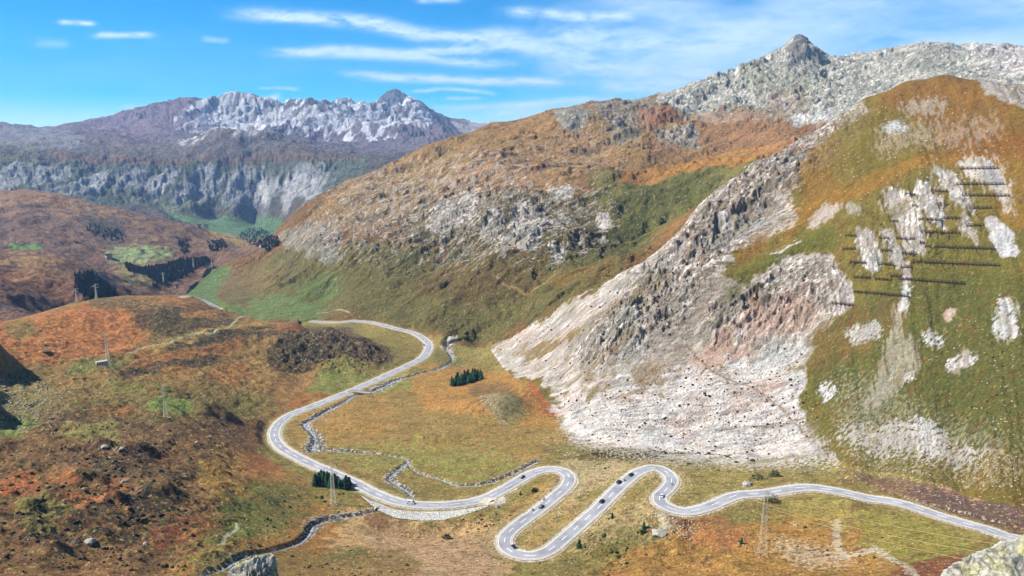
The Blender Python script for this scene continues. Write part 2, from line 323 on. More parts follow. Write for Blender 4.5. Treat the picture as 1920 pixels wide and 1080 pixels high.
# silhouettes keep their traced height: fade the noise where the base relief peaks against what is behind it
gap = np.zeros(PX.shape, np.float32)
cmx = np.maximum.accumulate(TB[60:], 0); vis = (TB[60:] >= cmx-1e-9)
for j in range(NA):
    v = vis[:, j]; ends = np.where(v[:-1] & ~v[1:])[0]
    for k in ends:
        lr0 = LR[60+k]; gap[:, j] = np.maximum(gap[:, j], np.exp(-((LR-lr0)/np.where(lr0 > 8, .012, .022))**2))
fade = 1 - gap*np.where(ZN == 4, .78, np.where(ZN == 2, .5, .75))
nearf = sm(300, 380, RR)
disp = disp * fade * nearf
del d0, d1, d2, d3, d4, cmx, vis
Z = Z + disp
# ------------------------------------------------------------------ hummocks and the off-frame spur that throws shade in from the left
def bump(px, py, rx, ry, h, rmax=1300):
    x, y, z = hit(px, py, Zb, rmax=rmax); sl = window(x, y, 2.6*max(rx, ry))
    dx = (X[sl]-x)/rx; dy = (Y[sl]-y)/ry
    Z[sl] += h*np.exp(-(dx*dx+dy*dy)**1.5)
Zb = TB*RR
for b in ((-45, 690, 16, 30, 34), (-40, 780, 14, 16, 20), (-60, 735, 20, 14, 18),
    (300, 930, 11, 7, 7), (215, 945, 7, 6, 5), (100, 940, 9, 6, 5), (60, 960, 7, 6, 5), (160, 900, 11, 7, 6), (740, 992, 22, 9, -4), (800, 996, 26, 9, -5), (860, 985, 20, 9, -3), (255, 850, 12, 8, 7), (190, 840, 10, 7, 5), (150, 985, 9, 6, 5), (60, 995, 9, 5, 5), (30, 880, 7, 5, 4), (95, 1040, 9, 5, 5),
    (390, 780, 9, 16, 9), (425, 790, 9, 10, 6), (600, 640, 16, 12, 7), (560, 660, 12, 10, 5), (690, 655, 12, 12, 4), (935, 762, 30, 20, 10), (1010, 730, 24, 20, 6), (860, 760, 26, 12, 3), (700, 800, 40, 14, 3), (800, 820, 36, 12, 3), (1215, 990, 9, 7, 4), (1265, 985, 7, 7, 4), (1120, 1040, 9, 6, 3), (350, 765, 20, 8, 4), (250, 730, 30, 9, 5), (330, 612, 40, 14, 5), (450, 640, 34, 14, 5)):
    bump(*b)
# gorge beside the far bend
def carve(path, wid, dep, zn=True, rmax=1400):
    P = smooth_path(path, 2.5, rmax)
    for x, y in P:
        sl = window(x, y, wid*1.7); d = np.hypot(X[sl]-x, Y[sl]-y)
        K = -dep*np.clip(1.35-d/wid, 0, 1)
        CV[sl] = np.minimum(CV[sl], K)
    return P
def smooth_path(px, step=2.5, rmax=1400):
    W3 = np.array([hit(a, b, Zb, rmax=rmax)[:2] for a, b in PP(px)])
    out = []
    n = len(W3)
    for i in range(n-1):
        p0, p1, p2, p3 = W3[max(0, i-1)], W3[i], W3[i+1], W3[min(n-1, i+2)]
        m = max(1, int(np.linalg.norm(p2-p1)/step))
        for k in range(m):
            t = k/m; out.append(.5*((2*p1)+(p2-p0)*t+(2*p0-5*p1+4*p2-p3)*t*t+(3*p1-p0-3*p2+p3)*t**3))
    out.append(W3[-1]); out = np.array(out)
    for _ in range(3): out[1:-1] = (out[:-2]+out[1:-1]*2+out[2:])/4
    return out
CV = np.zeros(Z.shape, np.float32)
ST_A = '858,632 848,640 838,652 846,664 850,674 838,684 812,694 790,697 760,707 735,716 712,728 690,736 665,741 648,752 628,762 604,773 585,786 570,795 582,806 592,818 590,832 586,844'
ST_B = '590,838 640,845 690,849 740,855 765,862 768,874 782,884'
ST_C = '765,866 738,886 730,897 748,910 768,922 774,932 760,938'
ST_D = '1010,862 990,872 965,886 935,898 900,908 862,909 830,897 800,890 782,884'
ST_E = '704,956 680,962 640,969 610,972 588,984 580,998 562,1014 530,1026 495,1033 460,1042 420,1062 380,1082'
ST_F = '1920,992 1860,975 1800,960 1720,940 1660,918 1600,900 1560,886 1500,866 1440,853 1380,850 1320,848 1260,850 1200,852 1130,850 1070,858 1010,862'
STREAMS = [carve(ST_A, 3.2, 2.0), carve(ST_B, 2.0, 1.5), carve(ST_C, 2.2, 1.5), carve(ST_D, 2.4, 1.8), carve(ST_E, 2.6, 2.2), carve(ST_F, 1.8, 1.8)]
carve('862,628 850,636 838,648', 6, 5)
Z += CV
# ------------------------------------------------------------------ the road bed
ROAD = '660,601 700,606 740,615 775,625 797,637 804,648 800,661 788,673 760,687 725,704 690,719 650,736 610,752 570,768 545,778 525,792 515,808 516,824 527,838 548,852 580,868 620,885 660,903 700,923 735,937 770,945 810,948 850,946 890,939 920,930 955,912 985,894 1008,884 1035,880 1057,883 1068,893 1062,910 1040,931 1010,956 980,978 957,997 946,1013 950,1028 970,1037 1000,1038 1030,1029 1060,1008 1090,983 1120,955 1150,924 1175,899 1197,885 1224,880 1247,884 1260,897 1250,916 1236,932 1240,947 1262,956 1290,957 1330,949 1380,931 1430,921 1508,918 1565,921 1626,932 1687,946 1769,968 1850,993 1883,1004 1925,1018 1990,1040'
ROADF = '586,602 612,605 640,603 662,601'
def roadbed(path, hw, zoff=0, sm_n=140):
    P = smooth_path(path, 2.0); n = len(P)
    z = np.array([zb(x, y) for x, y in P])
    for _ in range(sm_n): z[1:-1] = (z[:-2]+z[2:]+2*z[1:-1])/4
    zz = z + zoff
    for (x, y), h in zip(P, zz):
        sl = window(x, y, hw+13); d = np.hypot(X[sl]-x, Y[sl]-y)
        better = d < RD[sl]
        RD[sl] = np.where(better, d, RD[sl]); RZ[sl] = np.where(better, h, RZ[sl]); RHW[sl] = np.where(better, hw, RHW[sl])
    return np.column_stack([P, zz])
def zb(x, y):
    global Z
    k = Z; Z = Zb
    v = gz(x, y); Z = k
    return v
RD = np.full(Z.shape, 99., np.float32); RZ = np.zeros(Z.shape, np.float32); RHW = np.full(Z.shape, 5., np.float32)
lay = roadbed('908,938 920,938 930,937', 6.5, 0, 6)
road_w = roadbed(ROAD, 6.0)
road_f = roadbed(ROADF, 5.0)
road_v = roadbed('344,556 351,543 358,532 366,524 380,516 394,509 404,503', 4.5, sm_n=10)
wgt = 1 - sm(0, 1, (RD-RHW-.6)/9)
Z = np.where(RD < 30, Z*(1-wgt)+(RZ-.25)*wgt, Z)
PXd, PYd = proj(X, Y, Z)
# ------------------------------------------------------------------ surface colours: ground cover with crevice and hollow shade painted in, in world noise-broken regions
KE = .66
def lin(h):
    c = np.array([int(h[i:i+2], 16)/255 for i in (0, 2, 4)]); return np.where(c <= .04045, c/12.92, ((c+.055)/1.055)**2.4)*KE
base = [lin('947838'), lin('7c6f35'), lin('86623a'), lin('64483c'), lin('5d5648')]
A3 = np.zeros(PX.shape+(3,), np.float32)
for k in range(5): A3[ZN == k] = base[k]
# noise-warped lookup so that drawn borders get natural edges
_wa = np.array([1.1, 2.6, 1.6, 1, .8], np.float32)[ZN]*(1-.6*(ZN == 1)*blendR)
iw = np.clip(IX + _wa*(wx*4.5+NS['b']*1.6), 0, RW-1.01); jw = np.clip(IY + (wy*3.0+NS['b']*1.0)*np.where(ZN == 0, .8, _wa), 0, RH-1.01)
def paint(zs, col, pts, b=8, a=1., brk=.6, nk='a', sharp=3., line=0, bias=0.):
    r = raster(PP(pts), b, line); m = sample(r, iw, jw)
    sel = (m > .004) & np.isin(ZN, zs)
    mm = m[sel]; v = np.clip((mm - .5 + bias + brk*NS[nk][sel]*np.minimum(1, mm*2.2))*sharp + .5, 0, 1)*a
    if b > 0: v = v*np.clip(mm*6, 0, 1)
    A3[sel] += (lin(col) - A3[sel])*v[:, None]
exec_paint = '''
0|7c7434|-240,560 2200,560 2200,1100 -240,1100|10|.6|1.2|b
0|9a7a38|480,740 700,700 1000,740 1080,800 1000,860 800,900 600,880 520,820|30|.9|.5|a
0|a87c34|480,740 700,740 760,790 700,830 600,830|20|.7|1|b
0|8a8438|600,840 780,830 960,850 1000,870 900,905 800,890 620,870|20|.9|.9|b
0|8f8a3a|730,700 860,690 840,730 760,735 690,740|14|.9|.6|a
0|b0792f|760,690 900,690 960,700 1020,740 1060,790 1000,800 900,780 780,760|16|.8|.6|a
0|96502a|970,700 1030,730 1060,785 1020,775 990,735|8|.9|.5|b
0|7a5a30|870,720 950,715 980,760 960,790 900,770|10|.9|.5|b
0|a59a72|900,745 960,745 985,780 950,795 905,770|8|.7|1|c
0|6e6a30|930,745 975,750 990,790 950,800|6|.6|1|b
0|8c7a34|640,610 780,625 790,650 760,680 740,660|10|.9|.5|a
0|7f8236|560,700 700,700 740,690 700,712 600,745 560,740|8|.8|.6|b
0|62652c|800,650 880,640 930,670 900,690 830,690|10|.6|.8|b
0|8a7a36|830,640 930,660 960,700 880,690|10|.7|.6|b
0|9a6a36|-240,560 340,540 560,610 620,680 560,760 500,800 460,900 420,1100 -240,1100|14|1|.3|a
0|7c4e30|-240,760 480,740 500,830 440,920 300,1100 -240,1100|30|.75|.9|b
0|6b6a32|-240,740 480,740 480,800 -240,800|26|.4|1.2|b
0|c06a30|-240,600 100,585 190,570 300,600 250,660 100,680 -240,690|16|.95|.5|s
0|c46c34|40,640 280,640 290,662 180,672 60,665|8|.9|.6|s
0|bf6a33|130,575 220,590 260,620 200,640 120,620|12|.9|.4|s
0|8a7036|0,605 60,600 90,630 20,640|12|.8|.6|b
0|a9633a|270,552 360,560 400,585 420,592 360,600 300,575|8|.7|1|s
0|4e3c2c|240,575 380,575 440,600 470,640 420,660 320,640 250,610|14|.85|.7|s
0|6e5436|160,560 260,556 270,580 180,585|8|.7|.7|s
0|b8763c|330,585 410,588 420,598 340,596|5|.8|.6|s
0|b08040|230,655 330,635 420,615 520,600 530,606 420,632 300,660|5|.8|.5|s
0|3e3026|300,652 420,628 540,612 560,625 440,655 320,668|7|.85|.7|s
0|a05a2a|240,672 420,650 470,640 440,668 300,690 200,700|9|.8|.7|s
0|7c7436|130,680 260,668 240,690 120,710|8|.8|.5|s
0|403028|180,700 400,672 430,682 250,712|6|.85|.6|s
0|a8692e|290,692 360,690 360,708 300,710|7|.9|.5|s
0|a5602f|380,700 470,680 480,715 400,720|10|.8|.7|b
0|74702f|200,720 330,725 320,745 200,740|10|.6|.8|b
0|9c8f5a|-20,720 90,712 110,740 60,800 -20,800|12|.3|1|c
0|7c7f36|270,756 370,752 360,780 290,778|7|.9|.4|s
0|80803a|-20,795 100,790 60,812 -20,830|8|.9|.4|s
0|a8602a|160,768 260,765 250,785 170,785|8|.8|.6|s
0|6a4430|60,790 180,780 300,800 460,790 470,830 300,830 120,820|12|.7|.6|s
0|7a4c30|20,850 260,840 330,860 380,880 180,880 40,875|12|.8|.6|s
0|544030|150,860 320,880 400,870 380,900 200,900|12|.7|.8|b
0|b85c2c|-20,905 60,890 90,920 20,935 -20,940|10|.9|.6|b
0|b55c2c|90,890 150,890 150,915 90,920|8|.7|1|b
0|c0602c|90,938 220,938 230,955 150,958|6|.95|.5|s
0|b5602c|190,905 240,895 240,925 195,935|8|.8|.6|s
0|8c7a38|20,940 120,950 150,990 60,1010|10|.7|.9|s
0|a06e34|330,1000 420,960 440,980 360,1030|9|.8|.9|s
0|9a8440|100,800 220,800 240,830 120,830|9|.7|.9|s
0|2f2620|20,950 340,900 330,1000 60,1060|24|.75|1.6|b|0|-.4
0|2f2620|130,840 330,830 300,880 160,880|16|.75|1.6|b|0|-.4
0|3a2a22|230,935 350,940 340,970 240,965|12|.8|.5|b
0|8a4628|290,840 330,850 340,880 300,870|8|.6|1|b
0|a05c30|455,850 500,850 540,890 470,895 440,880|8|.95|.5|s
0|a8712e|400,860 470,850 460,890 380,920 360,900|12|.9|.6|s
0|a5702c|340,940 460,890 560,890 600,920 640,960 560,1000 440,1020 340,1060 300,1100 700,1100 680,1000|24|.9|.5|s
0|6c6c2c|430,920 560,900 620,930 560,980 470,1000 380,1040 340,1050 400,980|16|.8|1|s
0|4f5526|500,930 540,930 530,950 500,950|5|.8|.6|s
0|9a4a2a|260,990 380,980 460,990 360,1020 280,1030|16|.7|.8|s
0|7a6a36|380,1030 560,1030 640,1060 640,1100 340,1100|14|.7|.8|b
0|8c7d34|500,830 530,850 580,875 590,890 545,885 505,860|6|1|.2|b
0|8a7a3a|420,745 520,740 510,790 440,780|12|.5|1|b
0|a05a26|560,740 640,735 600,750 540,770|7|.9|.5|s
0|5a4632|520,640 560,612 650,612 740,664 720,690 640,670 560,690|6|1|.3|b
0|3a2c22|500,660 560,640 620,670 560,700 510,690|8|.8|.8|r
0|8a4a2a|520,608 560,606 580,620 530,625|5|.9|.3|b
0|c49a62|650,950 700,960 800,975 900,970 960,1000 960,1100 640,1100 600,1030 640,985|18|.75|.7|b
0|b08a64|700,970 800,1000 940,1010 930,1100 760,1100 680,1020|20|.6|.9|c
0|8a6a2e|540,1040 760,1030 800,1070 740,1100 520,1100|14|.8|.6|b
0|63652b|620,1030 700,1025 690,1050 600,1060|10|.7|1|b
0|7a4a24|680,960 740,960 730,985 690,985|6|.7|.6|b
0|a8863a|960,1040 1000,900 1060,890 1090,960 1060,1050|16|.6|.8|b
0|a8803a|940,960 1040,900 1060,910 960,1000|10|.7|.7|b
0|c2a878|1060,850 1240,830 1340,850 1300,900 1200,890 1100,920 1060,960 1000,1000 1040,910|18|.6|.9|c
0|9a7a38|1000,960 1060,920 1080,930 1030,990 980,1010|14|.7|.6|b
0|b99a68|1130,960 1220,940 1300,970 1280,1010 1160,1010 1060,1040|16|.6|1|c
0|d8d2b0|1230,965 1290,965 1290,1000 1240,1010|6|.6|.9|c
0|5e5a2a|1080,1000 1200,990 1180,1040 1100,1040|14|.6|1|b
0|7a3a26|1240,975 1300,980 1290,1010 1260,1015|8|.6|.9|b
0|a6752c|1200,1020 1300,1000 1500,960 1700,990 1800,1050 1700,1100 1100,1100|24|.9|.5|s
0|9c6030|1280,960 1340,960 1420,1000 1380,1040 1280,1020|12|.7|.8|b
0|8d8230|1600,950 1700,965 1840,1000 1800,1050 1700,1060 1620,1040|16|.95|.5|s
0|7e4428|1700,1060 1800,1035 1830,1060 1760,1085 1640,1090|7|.9|.5|s
0|a09240|1460,940 1560,930 1660,950 1600,990 1500,980|18|.5|.8|b
0|93823e|1280,850 1500,860 1600,890 1560,912 1440,905 1320,935 1270,930 1280,890|16|.9|.5|b
0|6b6230|1060,842 1200,838 1420,842 1480,855 1300,860 1100,866|7|.9|.5|b
0|4a4020|1100,848 1260,842 1420,846 1300,856 1120,858|4|.9|.6|b
0|74583f|1560,880 1700,900 1930,950 1930,1010 1850,985 1740,945 1640,915|9|.95|.2|s
0|684e48|1700,905 1930,955 1930,990 1800,965 1700,925|10|.8|.3|s
0|a8805c|1700,890 1930,935 1930,955 1800,925|6|.7|.7|s
0|e0d2b8|1420,1005 1440,1010 1560,1030 1620,1060 1500,1060|14|.35|1.2|c
0|d8cdb0|1560,980 1575,980 1580,1050 1562,1050|6|.4|.9|c
0|d8cdb0|1580,1045 1640,1030 1690,1060 1720,1080|3|.7|.8|c|L5
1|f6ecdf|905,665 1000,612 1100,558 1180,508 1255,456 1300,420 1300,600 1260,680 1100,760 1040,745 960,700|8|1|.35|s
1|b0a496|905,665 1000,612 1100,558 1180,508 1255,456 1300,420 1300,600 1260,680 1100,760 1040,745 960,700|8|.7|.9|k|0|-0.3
1|a8957c|1000,640 1130,590 1180,560 1100,630 1010,665|8|.7|.8|s
1|7d6c44|1050,725 1190,630 1200,640 1070,738|6|.7|.9|s
1|8c7a58|1120,600 1260,505 1262,520 1130,618|6|.7|.9|s
1|7a6a48|1150,770 1290,690 1300,700 1170,785|6|.6|1|s
1|8a7340|950,668 1100,610 1110,616 1000,672|4|.8|.6|s
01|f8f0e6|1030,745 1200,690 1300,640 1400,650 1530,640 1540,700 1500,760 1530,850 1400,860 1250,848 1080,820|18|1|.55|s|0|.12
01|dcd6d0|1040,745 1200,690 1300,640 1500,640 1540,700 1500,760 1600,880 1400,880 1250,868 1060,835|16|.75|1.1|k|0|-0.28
1|d9b6a0|1270,690 1350,600 1440,560 1530,545 1520,600 1420,670 1320,690|12|.9|.5|s
1|d9b6a6|1340,760 1440,700 1470,720 1400,790|14|.5|.9|s
1|9a8468|1080,800 1200,720 1290,640 1320,650 1230,720 1110,790|7|.8|.6|s
1|8f7a5e|1180,700 1260,640 1300,590 1320,620 1270,680 1200,720|7|.8|.7|s
1|cabfb2|1240,560 1330,520 1400,540 1400,600 1330,650 1240,690 1200,650|12|.9|.4|r|0|-0.1
1|5f5648|1240,560 1330,520 1400,540 1400,600 1330,650 1240,690 1200,650|10|.5|1|k|0|-0.5
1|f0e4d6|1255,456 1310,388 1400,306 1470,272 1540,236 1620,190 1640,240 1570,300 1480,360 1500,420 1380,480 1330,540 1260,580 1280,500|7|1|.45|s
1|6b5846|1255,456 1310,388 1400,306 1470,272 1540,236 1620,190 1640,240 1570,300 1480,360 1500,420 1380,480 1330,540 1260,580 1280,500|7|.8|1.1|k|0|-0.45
1|e2dcd6|1330,440 1420,370 1480,360 1440,420 1360,480|8|.6|.7|k
1|7a5f30|1340,430 1420,370 1560,310 1640,300 1520,350 1420,410|6|.5|1|s
1|8a6a2e|1500,300 1600,230 1680,160 1770,140 1860,155 1930,200 1930,480 1800,300 1700,330 1560,400 1460,440 1360,520 1300,600 1330,540 1400,460 1500,400|14|.9|.3|a
1|86602e|1640,180 1770,140 1860,155 1900,220 1840,260 1700,230|14|.7|.5|b
1|6c6a2a|1560,220 1680,200 1760,250 1700,330 1560,360 1560,280|18|.6|.8|b
1|8a5426|1740,250 1930,240 1930,300 1800,290|16|.6|.7|b
1|a5762e|1500,400 1640,320 1780,290 1800,282 1850,290 1700,330 1560,400 1440,480|6|.5|.6|s
1|5e6426|1400,500 1560,420 1580,460 1500,480 1420,540 1330,590|9|.7|.6|b
1|c8bfb4|1680,190 1780,180 1760,215 1700,220|10|.5|1.1|k
1|e6e6e6|1655,235 1700,232 1700,248 1665,250|7|1|.95|c|0|.12
1|cfc4b2|1655,235 1700,232 1700,248 1665,250|22|.7|1.6|k|0|-.02
1|c8bcae|1640,245 1880,215 1880,250 1640,290|20|.35|1.2|k
1|b9b1a8|1832,143 1930,143 1930,204 1895,196 1850,172|8|1|.7|r
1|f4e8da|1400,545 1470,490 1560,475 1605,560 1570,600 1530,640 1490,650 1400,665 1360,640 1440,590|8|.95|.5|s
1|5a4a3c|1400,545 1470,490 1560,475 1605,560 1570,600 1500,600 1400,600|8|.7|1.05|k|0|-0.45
1|d9b6a2|1440,590 1520,560 1530,620 1450,650 1380,650|12|.75|.7|s
1|d8ccc4|1560,560 1600,520 1600,570 1570,575|4|.9|.5|k
1|726c32|1520,640 1620,560 1700,520 1760,440 1850,420 1930,440 1930,960 1700,890 1540,820 1500,760|12|1|.2|b
1|5f6230|1560,600 1700,540 1880,500 1930,560 1930,850 1800,860 1600,790 1530,740|20|.8|.6|b
1|7d6a30|1700,820 1930,860 1930,960 1750,910|24|.7|.8|b
1|7a6238|1500,640 1600,580 1700,560 1700,600 1600,660 1520,720|18|.6|1|s
1|8a7a58|1560,690 1530,760 1540,830 1500,820|12|.6|1|k
01|e0dad6|1560,822 1600,800 1760,790 1780,830 1880,860 1800,870 1640,850|14|.65|1.2|c
1|e0dad6|1700,790 1740,780 1760,850 1720,850|8|.7|1|c
01|dcd6cc|1560,680 1720,780 1930,850 1930,900 1600,860|40|.22|1.6|c|0|-.05
1|c9bfae|1690,560 1700,560 1690,640 1720,640 1720,700 1640,770 1620,770 1650,680|7|.55|.9|k
1|e8e6e2|1693,500 1703,500 1700,590 1690,590|7|.9|.95|c|0|.12
1|e6e2de|1770,672 1830,668 1820,690 1780,690|7|1|.95|c|0|.12
1|cfc4b2|1770,672 1830,668 1820,690 1780,690|22|.7|1.6|k|0|-.02
1|e6e2de|1535,725 1565,725 1560,748 1540,748|7|1|.95|c|0|.12
1|cfc4b2|1535,725 1565,725 1560,748 1540,748|22|.7|1.6|k|0|-.02
1|e6e2de|1680,705 1720,708 1700,722 1660,722|7|.9|.95|c|0|.12
1|cfc4b2|1680,705 1720,708 1700,722 1660,722|22|.7|1.6|k|0|-.02
1|e6e2de|1878,552 1888,556 1900,600 1908,628 1890,636 1866,630 1868,600|7|1|.95|c|0|.12
1|cfc4b2|1878,552 1888,556 1900,600 1908,628 1890,636 1866,630 1868,600|22|.7|1.6|k|0|-.02
1|e6e2de|1735,628 1775,635 1755,650 1730,645|7|.9|.95|c|0|.12
1|cfc4b2|1735,628 1775,635 1755,650 1730,645|22|.7|1.6|k|0|-.02
1|dcc4b0|1765,580 1795,580 1790,605 1770,600|4|.9|.5|c
1|dcdad6|1590,615 1650,605 1650,630 1600,640|7|.7|.95|c|0|.12
1|dedad6|1843,408 1868,405 1895,430 1912,470 1905,482 1880,478 1855,450|2|1|.1|c
1|ece4dc|1655,365 1690,360 1712,380 1735,450 1730,490 1700,480 1685,440|5|1|.8|k|0|.1
1|cfc4b2|1655,365 1690,360 1712,380 1735,450 1730,490 1700,480 1685,440|22|.7|1.6|k|0|-.02
1|ece4dc|1715,350 1738,345 1770,400 1775,440 1760,440 1720,400|5|1|.8|k|0|.1
1|cfc4b2|1715,350 1738,345 1770,400 1775,440 1760,440 1720,400|22|.7|1.6|k|0|-.02
1|ece4dc|1740,320 1790,320 1810,370 1830,400 1825,412 1790,390 1770,360|5|1|.8|k|0|.1
1|cfc4b2|1740,320 1790,320 1810,370 1830,400 1825,412 1790,390 1770,360|22|.7|1.6|k|0|-.02
1|ece4dc|1800,292 1850,290 1885,330 1895,370 1905,420 1880,380 1850,340 1815,330|6|.8|.8|k|0|.1
1|cfc4b2|1800,292 1850,290 1885,330 1895,370 1905,420 1880,380 1850,340 1815,330|22|.7|1.6|k|0|-.02
1|a8a8aa|1840,296 1868,312 1888,345 1870,355 1845,325|5|.8|.4|c
1|ece4dc|1605,435 1630,440 1655,480 1650,520 1615,500|5|.95|.8|k|0|.1
1|cfc4b2|1605,435 1630,440 1655,480 1650,520 1615,500|22|.7|1.6|k|0|-.02
1|ece4dc|1650,430 1680,450 1695,500 1690,520 1670,490|5|.9|.8|k|0|.1
1|cfc4b2|1650,430 1680,450 1695,500 1690,520 1670,490|22|.7|1.6|k|0|-.02
1|ece4dc|1625,480 1650,490 1645,520 1620,515|4|.9|.8|k|0|.1
1|cfc4b2|1625,480 1650,490 1645,520 1620,515|22|.7|1.6|k|0|-.02
1|ece4dc|1800,410 1830,430 1835,460 1805,440|5|.8|.8|k|0|.1
1|cfc4b2|1800,410 1830,430 1835,460 1805,440|22|.7|1.6|k|0|-.02
1|d2c8bc|1510,420 1545,385 1580,385 1560,410 1520,430|6|.8|.8|k
1|d2c8bc|1580,385 1610,385 1610,410 1590,405|5|.6|.9|k
1|e0dad4|1440,475 1500,450 1505,455 1450,480|2|.9|.3|c
1|6e5a34|1255,456 1300,600 1330,560 1290,480|5|.01|1|c
1|4a3c2c|1290,655 1300,640 1330,610 1340,620|5|.01|1|c
2|a4814e|640,350 760,300 930,235 1060,205 1240,195 1300,240 1500,250 1560,300 1400,300 1200,330 1100,330 1000,380 840,360 720,420 620,450 560,430|20|.8|.45|a
2|b08450|930,240 1040,225 1150,280 1160,330 1050,320 960,290|16|.8|.5|b
2|a87444|760,400 900,300 1000,300 1060,350 900,360 800,440|20|.6|.8|s
2|6a6638|380,570 520,470 640,480 800,470 1000,500 1160,440 1260,440 1180,510 1000,612 920,660 700,600 560,600|18|.9|.4|s
2|565630|760,400 900,380 1100,380 1200,400 1180,480 1050,500 900,480 760,470|20|.75|.7|s
2|6d5a34|780,520 900,490 1040,500 1000,560 860,580 760,560|18|.85|.5|s
2|8a6a34|980,545 1060,530 1160,500 1150,520 1040,560|9|.7|.6|s
2|6e6a34|1100,340 1300,310 1480,276 1480,300 1360,360 1290,420 1240,440 1160,470 1120,420|10|.9|.4|s
2|a8743a|1150,335 1300,308 1480,275 1470,290 1330,330 1220,350 1160,345|6|.9|.4|s
2|565a2a|1180,360 1300,340 1380,320 1320,380 1250,430 1150,470 1140,420|14|.7|.6|s
2|6c8048|450,560 540,555 640,590 560,604 480,600|10|.9|.4|s
2|67804a|240,540 330,548 380,510 430,500 440,510 400,560 480,590 520,604 420,590 350,560|6|1|.2|b
2|8a7048|410,520 500,500 560,520 500,560 420,560|18|.6|.7|s
2|5f7a40|540,540 640,520 640,560 560,570|14|.6|.7|s
2|c0b8aa|540,440 600,425 640,440 630,490 590,500 550,480|7|.7|1.0|k|0|.08
2|b8b0a4|520,450 545,430 560,450 540,475|5|.6|.8|k
2|c4bcae|600,480 640,470 640,500 600,505|6|.7|.8|k
2|eae0d6|860,370 890,372 900,420 880,430 862,400|4|1|1.0|k|0|.08
2|eae0d6|830,385 860,390 870,440 830,450 800,430|8|.75|1.0|k|0|.08
2|eae0d6|960,400 1010,395 1030,440 1000,490 965,480|7|.9|1.0|k|0|.08
2|eae0d6|1030,360 1075,355 1070,390 1040,400|6|.9|1.0|k|0|.08
2|e4dace|900,420 940,410 940,470 905,470|8|.7|1.0|k|0|.08
2|e4dace|1040,410 1070,405 1060,440 1030,470|6|.7|1.0|k|0|.08
2|eae0d6|1120,410 1145,408 1140,445 1125,440|4|.9|1.0|k|0|.08
2|e4dace|930,430 1000,440 960,490 930,500|9|.7|1.0|k|0|.08
2|eae0d6|1030,470 1060,475 1055,505 1035,500|5|.8|1.0|k|0|.08
2|d2c6ba|640,340 900,290 1160,400 1180,440 1000,500 780,490 560,500|40|.7|1.7|k|0|-.44
2|d0c8be|830,560 860,555 850,580 830,580|4|.01|.8|k
2|cfc4b8|700,340 1160,240 1180,330 900,340 640,400|40|.6|1.6|k|0|-.52
2|b4ada0|1040,212 1090,202 1110,230 1080,245 1050,240|5|.9|.6|r
2|b5aea2|1100,200 1230,195 1240,230 1150,240|12|.6|.9|r
2|a8a298|1140,230 1200,240 1200,280 1140,280|12|.6|1|k
2|dcd8ca|1225,190 1300,165 1440,115 1495,65 1560,118 1640,102 1745,83 1925,90 1925,200 1700,155 1600,210 1560,260 1500,235 1420,240 1330,235 1260,215|9|1|.25|r
2|8d897c|1225,190 1300,165 1440,115 1495,65 1560,118 1640,102 1745,83 1925,90 1925,200 1700,155 1600,210 1560,260 1500,235 1420,240 1330,235 1260,215|7|.55|.9|k|0|-0.35
2|8f8f72|1400,120 1500,150 1580,180 1480,200 1380,190|20|.4|.8|b
2|77737a|1485,70 1500,68 1520,90 1500,130 1475,150 1480,110|5|.9|.4|k
2|e2d8d0|1800,92 1930,95 1930,150 1860,140 1830,120|8|.8|.5|k
2|9a5c38|1430,200 1510,180 1520,230 1440,240|9|.3|.9|b
2|a07450|1280,225 1400,215 1500,240 1580,230 1500,290 1400,285 1250,310 1200,290|10|.75|.6|b
2|dfdcd4|1475,235 1560,215 1560,235 1490,250|4|.8|.6|k
2|b8b4a8|1230,250 1300,245 1310,290 1240,285|8|.7|.9|r
2|9a5c34|1200,205 1280,215 1240,240 1190,240|8|.7|.5|b
3|6e5440|-240,350 200,388 420,442 520,480 420,480 200,470 -240,460|12|.8|.5|a
3|8e6a50|-240,352 120,360 280,410 260,430 60,400 -240,390|10|.7|.6|a
3|604a46|-240,390 200,400 300,450 180,470 -240,450|20|.6|.9|b
3|2c3c40|140,400 240,430 230,460 170,440|10|.7|.9|b
3|a08050|380,432 490,460 480,470 400,450|5|.8|.5|s
3|74865a|180,478 240,465 330,475 330,490 230,492|8|.8|.8|b
3|5f8548|20,462 80,462 80,472 20,474|3|.9|.3|b
3|8e6a48|-240,474 60,478 120,490 120,500 -240,500|6|.8|.6|s
3|6a4634|-240,500 200,520 240,560 -240,600|14|.8|.6|a
3|966c48|0,510 100,505 140,530 60,545|12|.5|.9|s
3|1c3040|145,515 180,510 225,545 205,560 150,545|5|.9|.3|b
3|7c7048|200,490 330,510 340,535 240,545|14|.8|.7|b
4|7a6c72|-240,230 850,240 850,300 -240,300|10|.7|.5|b
4|86707a|150,240 300,205 400,200 330,270 200,280|14|.7|.6|b
4|e6e6ea|395,188 430,182 500,196 560,214 640,205 705,207 770,195 830,240 700,275 600,262 520,262 480,272 380,276 320,266 360,220|16|.8|1.2|s|0|-.2
4|8c8a8e|395,188 430,182 500,196 560,214 640,205 705,207 770,195 830,240 700,262 600,252 520,248 480,258 380,266 330,262 360,220|7|.6|1|b|0|-0.3
4|5a6272|712,205 714,190 740,178 765,190 758,200 740,212|3|.9|.3|b
4|f0f0f2|735,212 760,198 778,203 760,212|2|.9|.2|b
4|f0f0f2|645,208 690,207 700,214 650,216|3|.8|.5|b
4|5c6480|365,210 385,215 400,262 380,262|5|.7|.5|s
4|a69a90|840,240 960,236 960,262 860,262|4|.9|.4|r
4|7a6048|100,300 500,302 700,312 700,325 500,318 300,315 100,318|5|.8|.5|b
4|6a6250|0,275 500,270 640,290 600,305 200,300 0,295|9|.6|.7|b
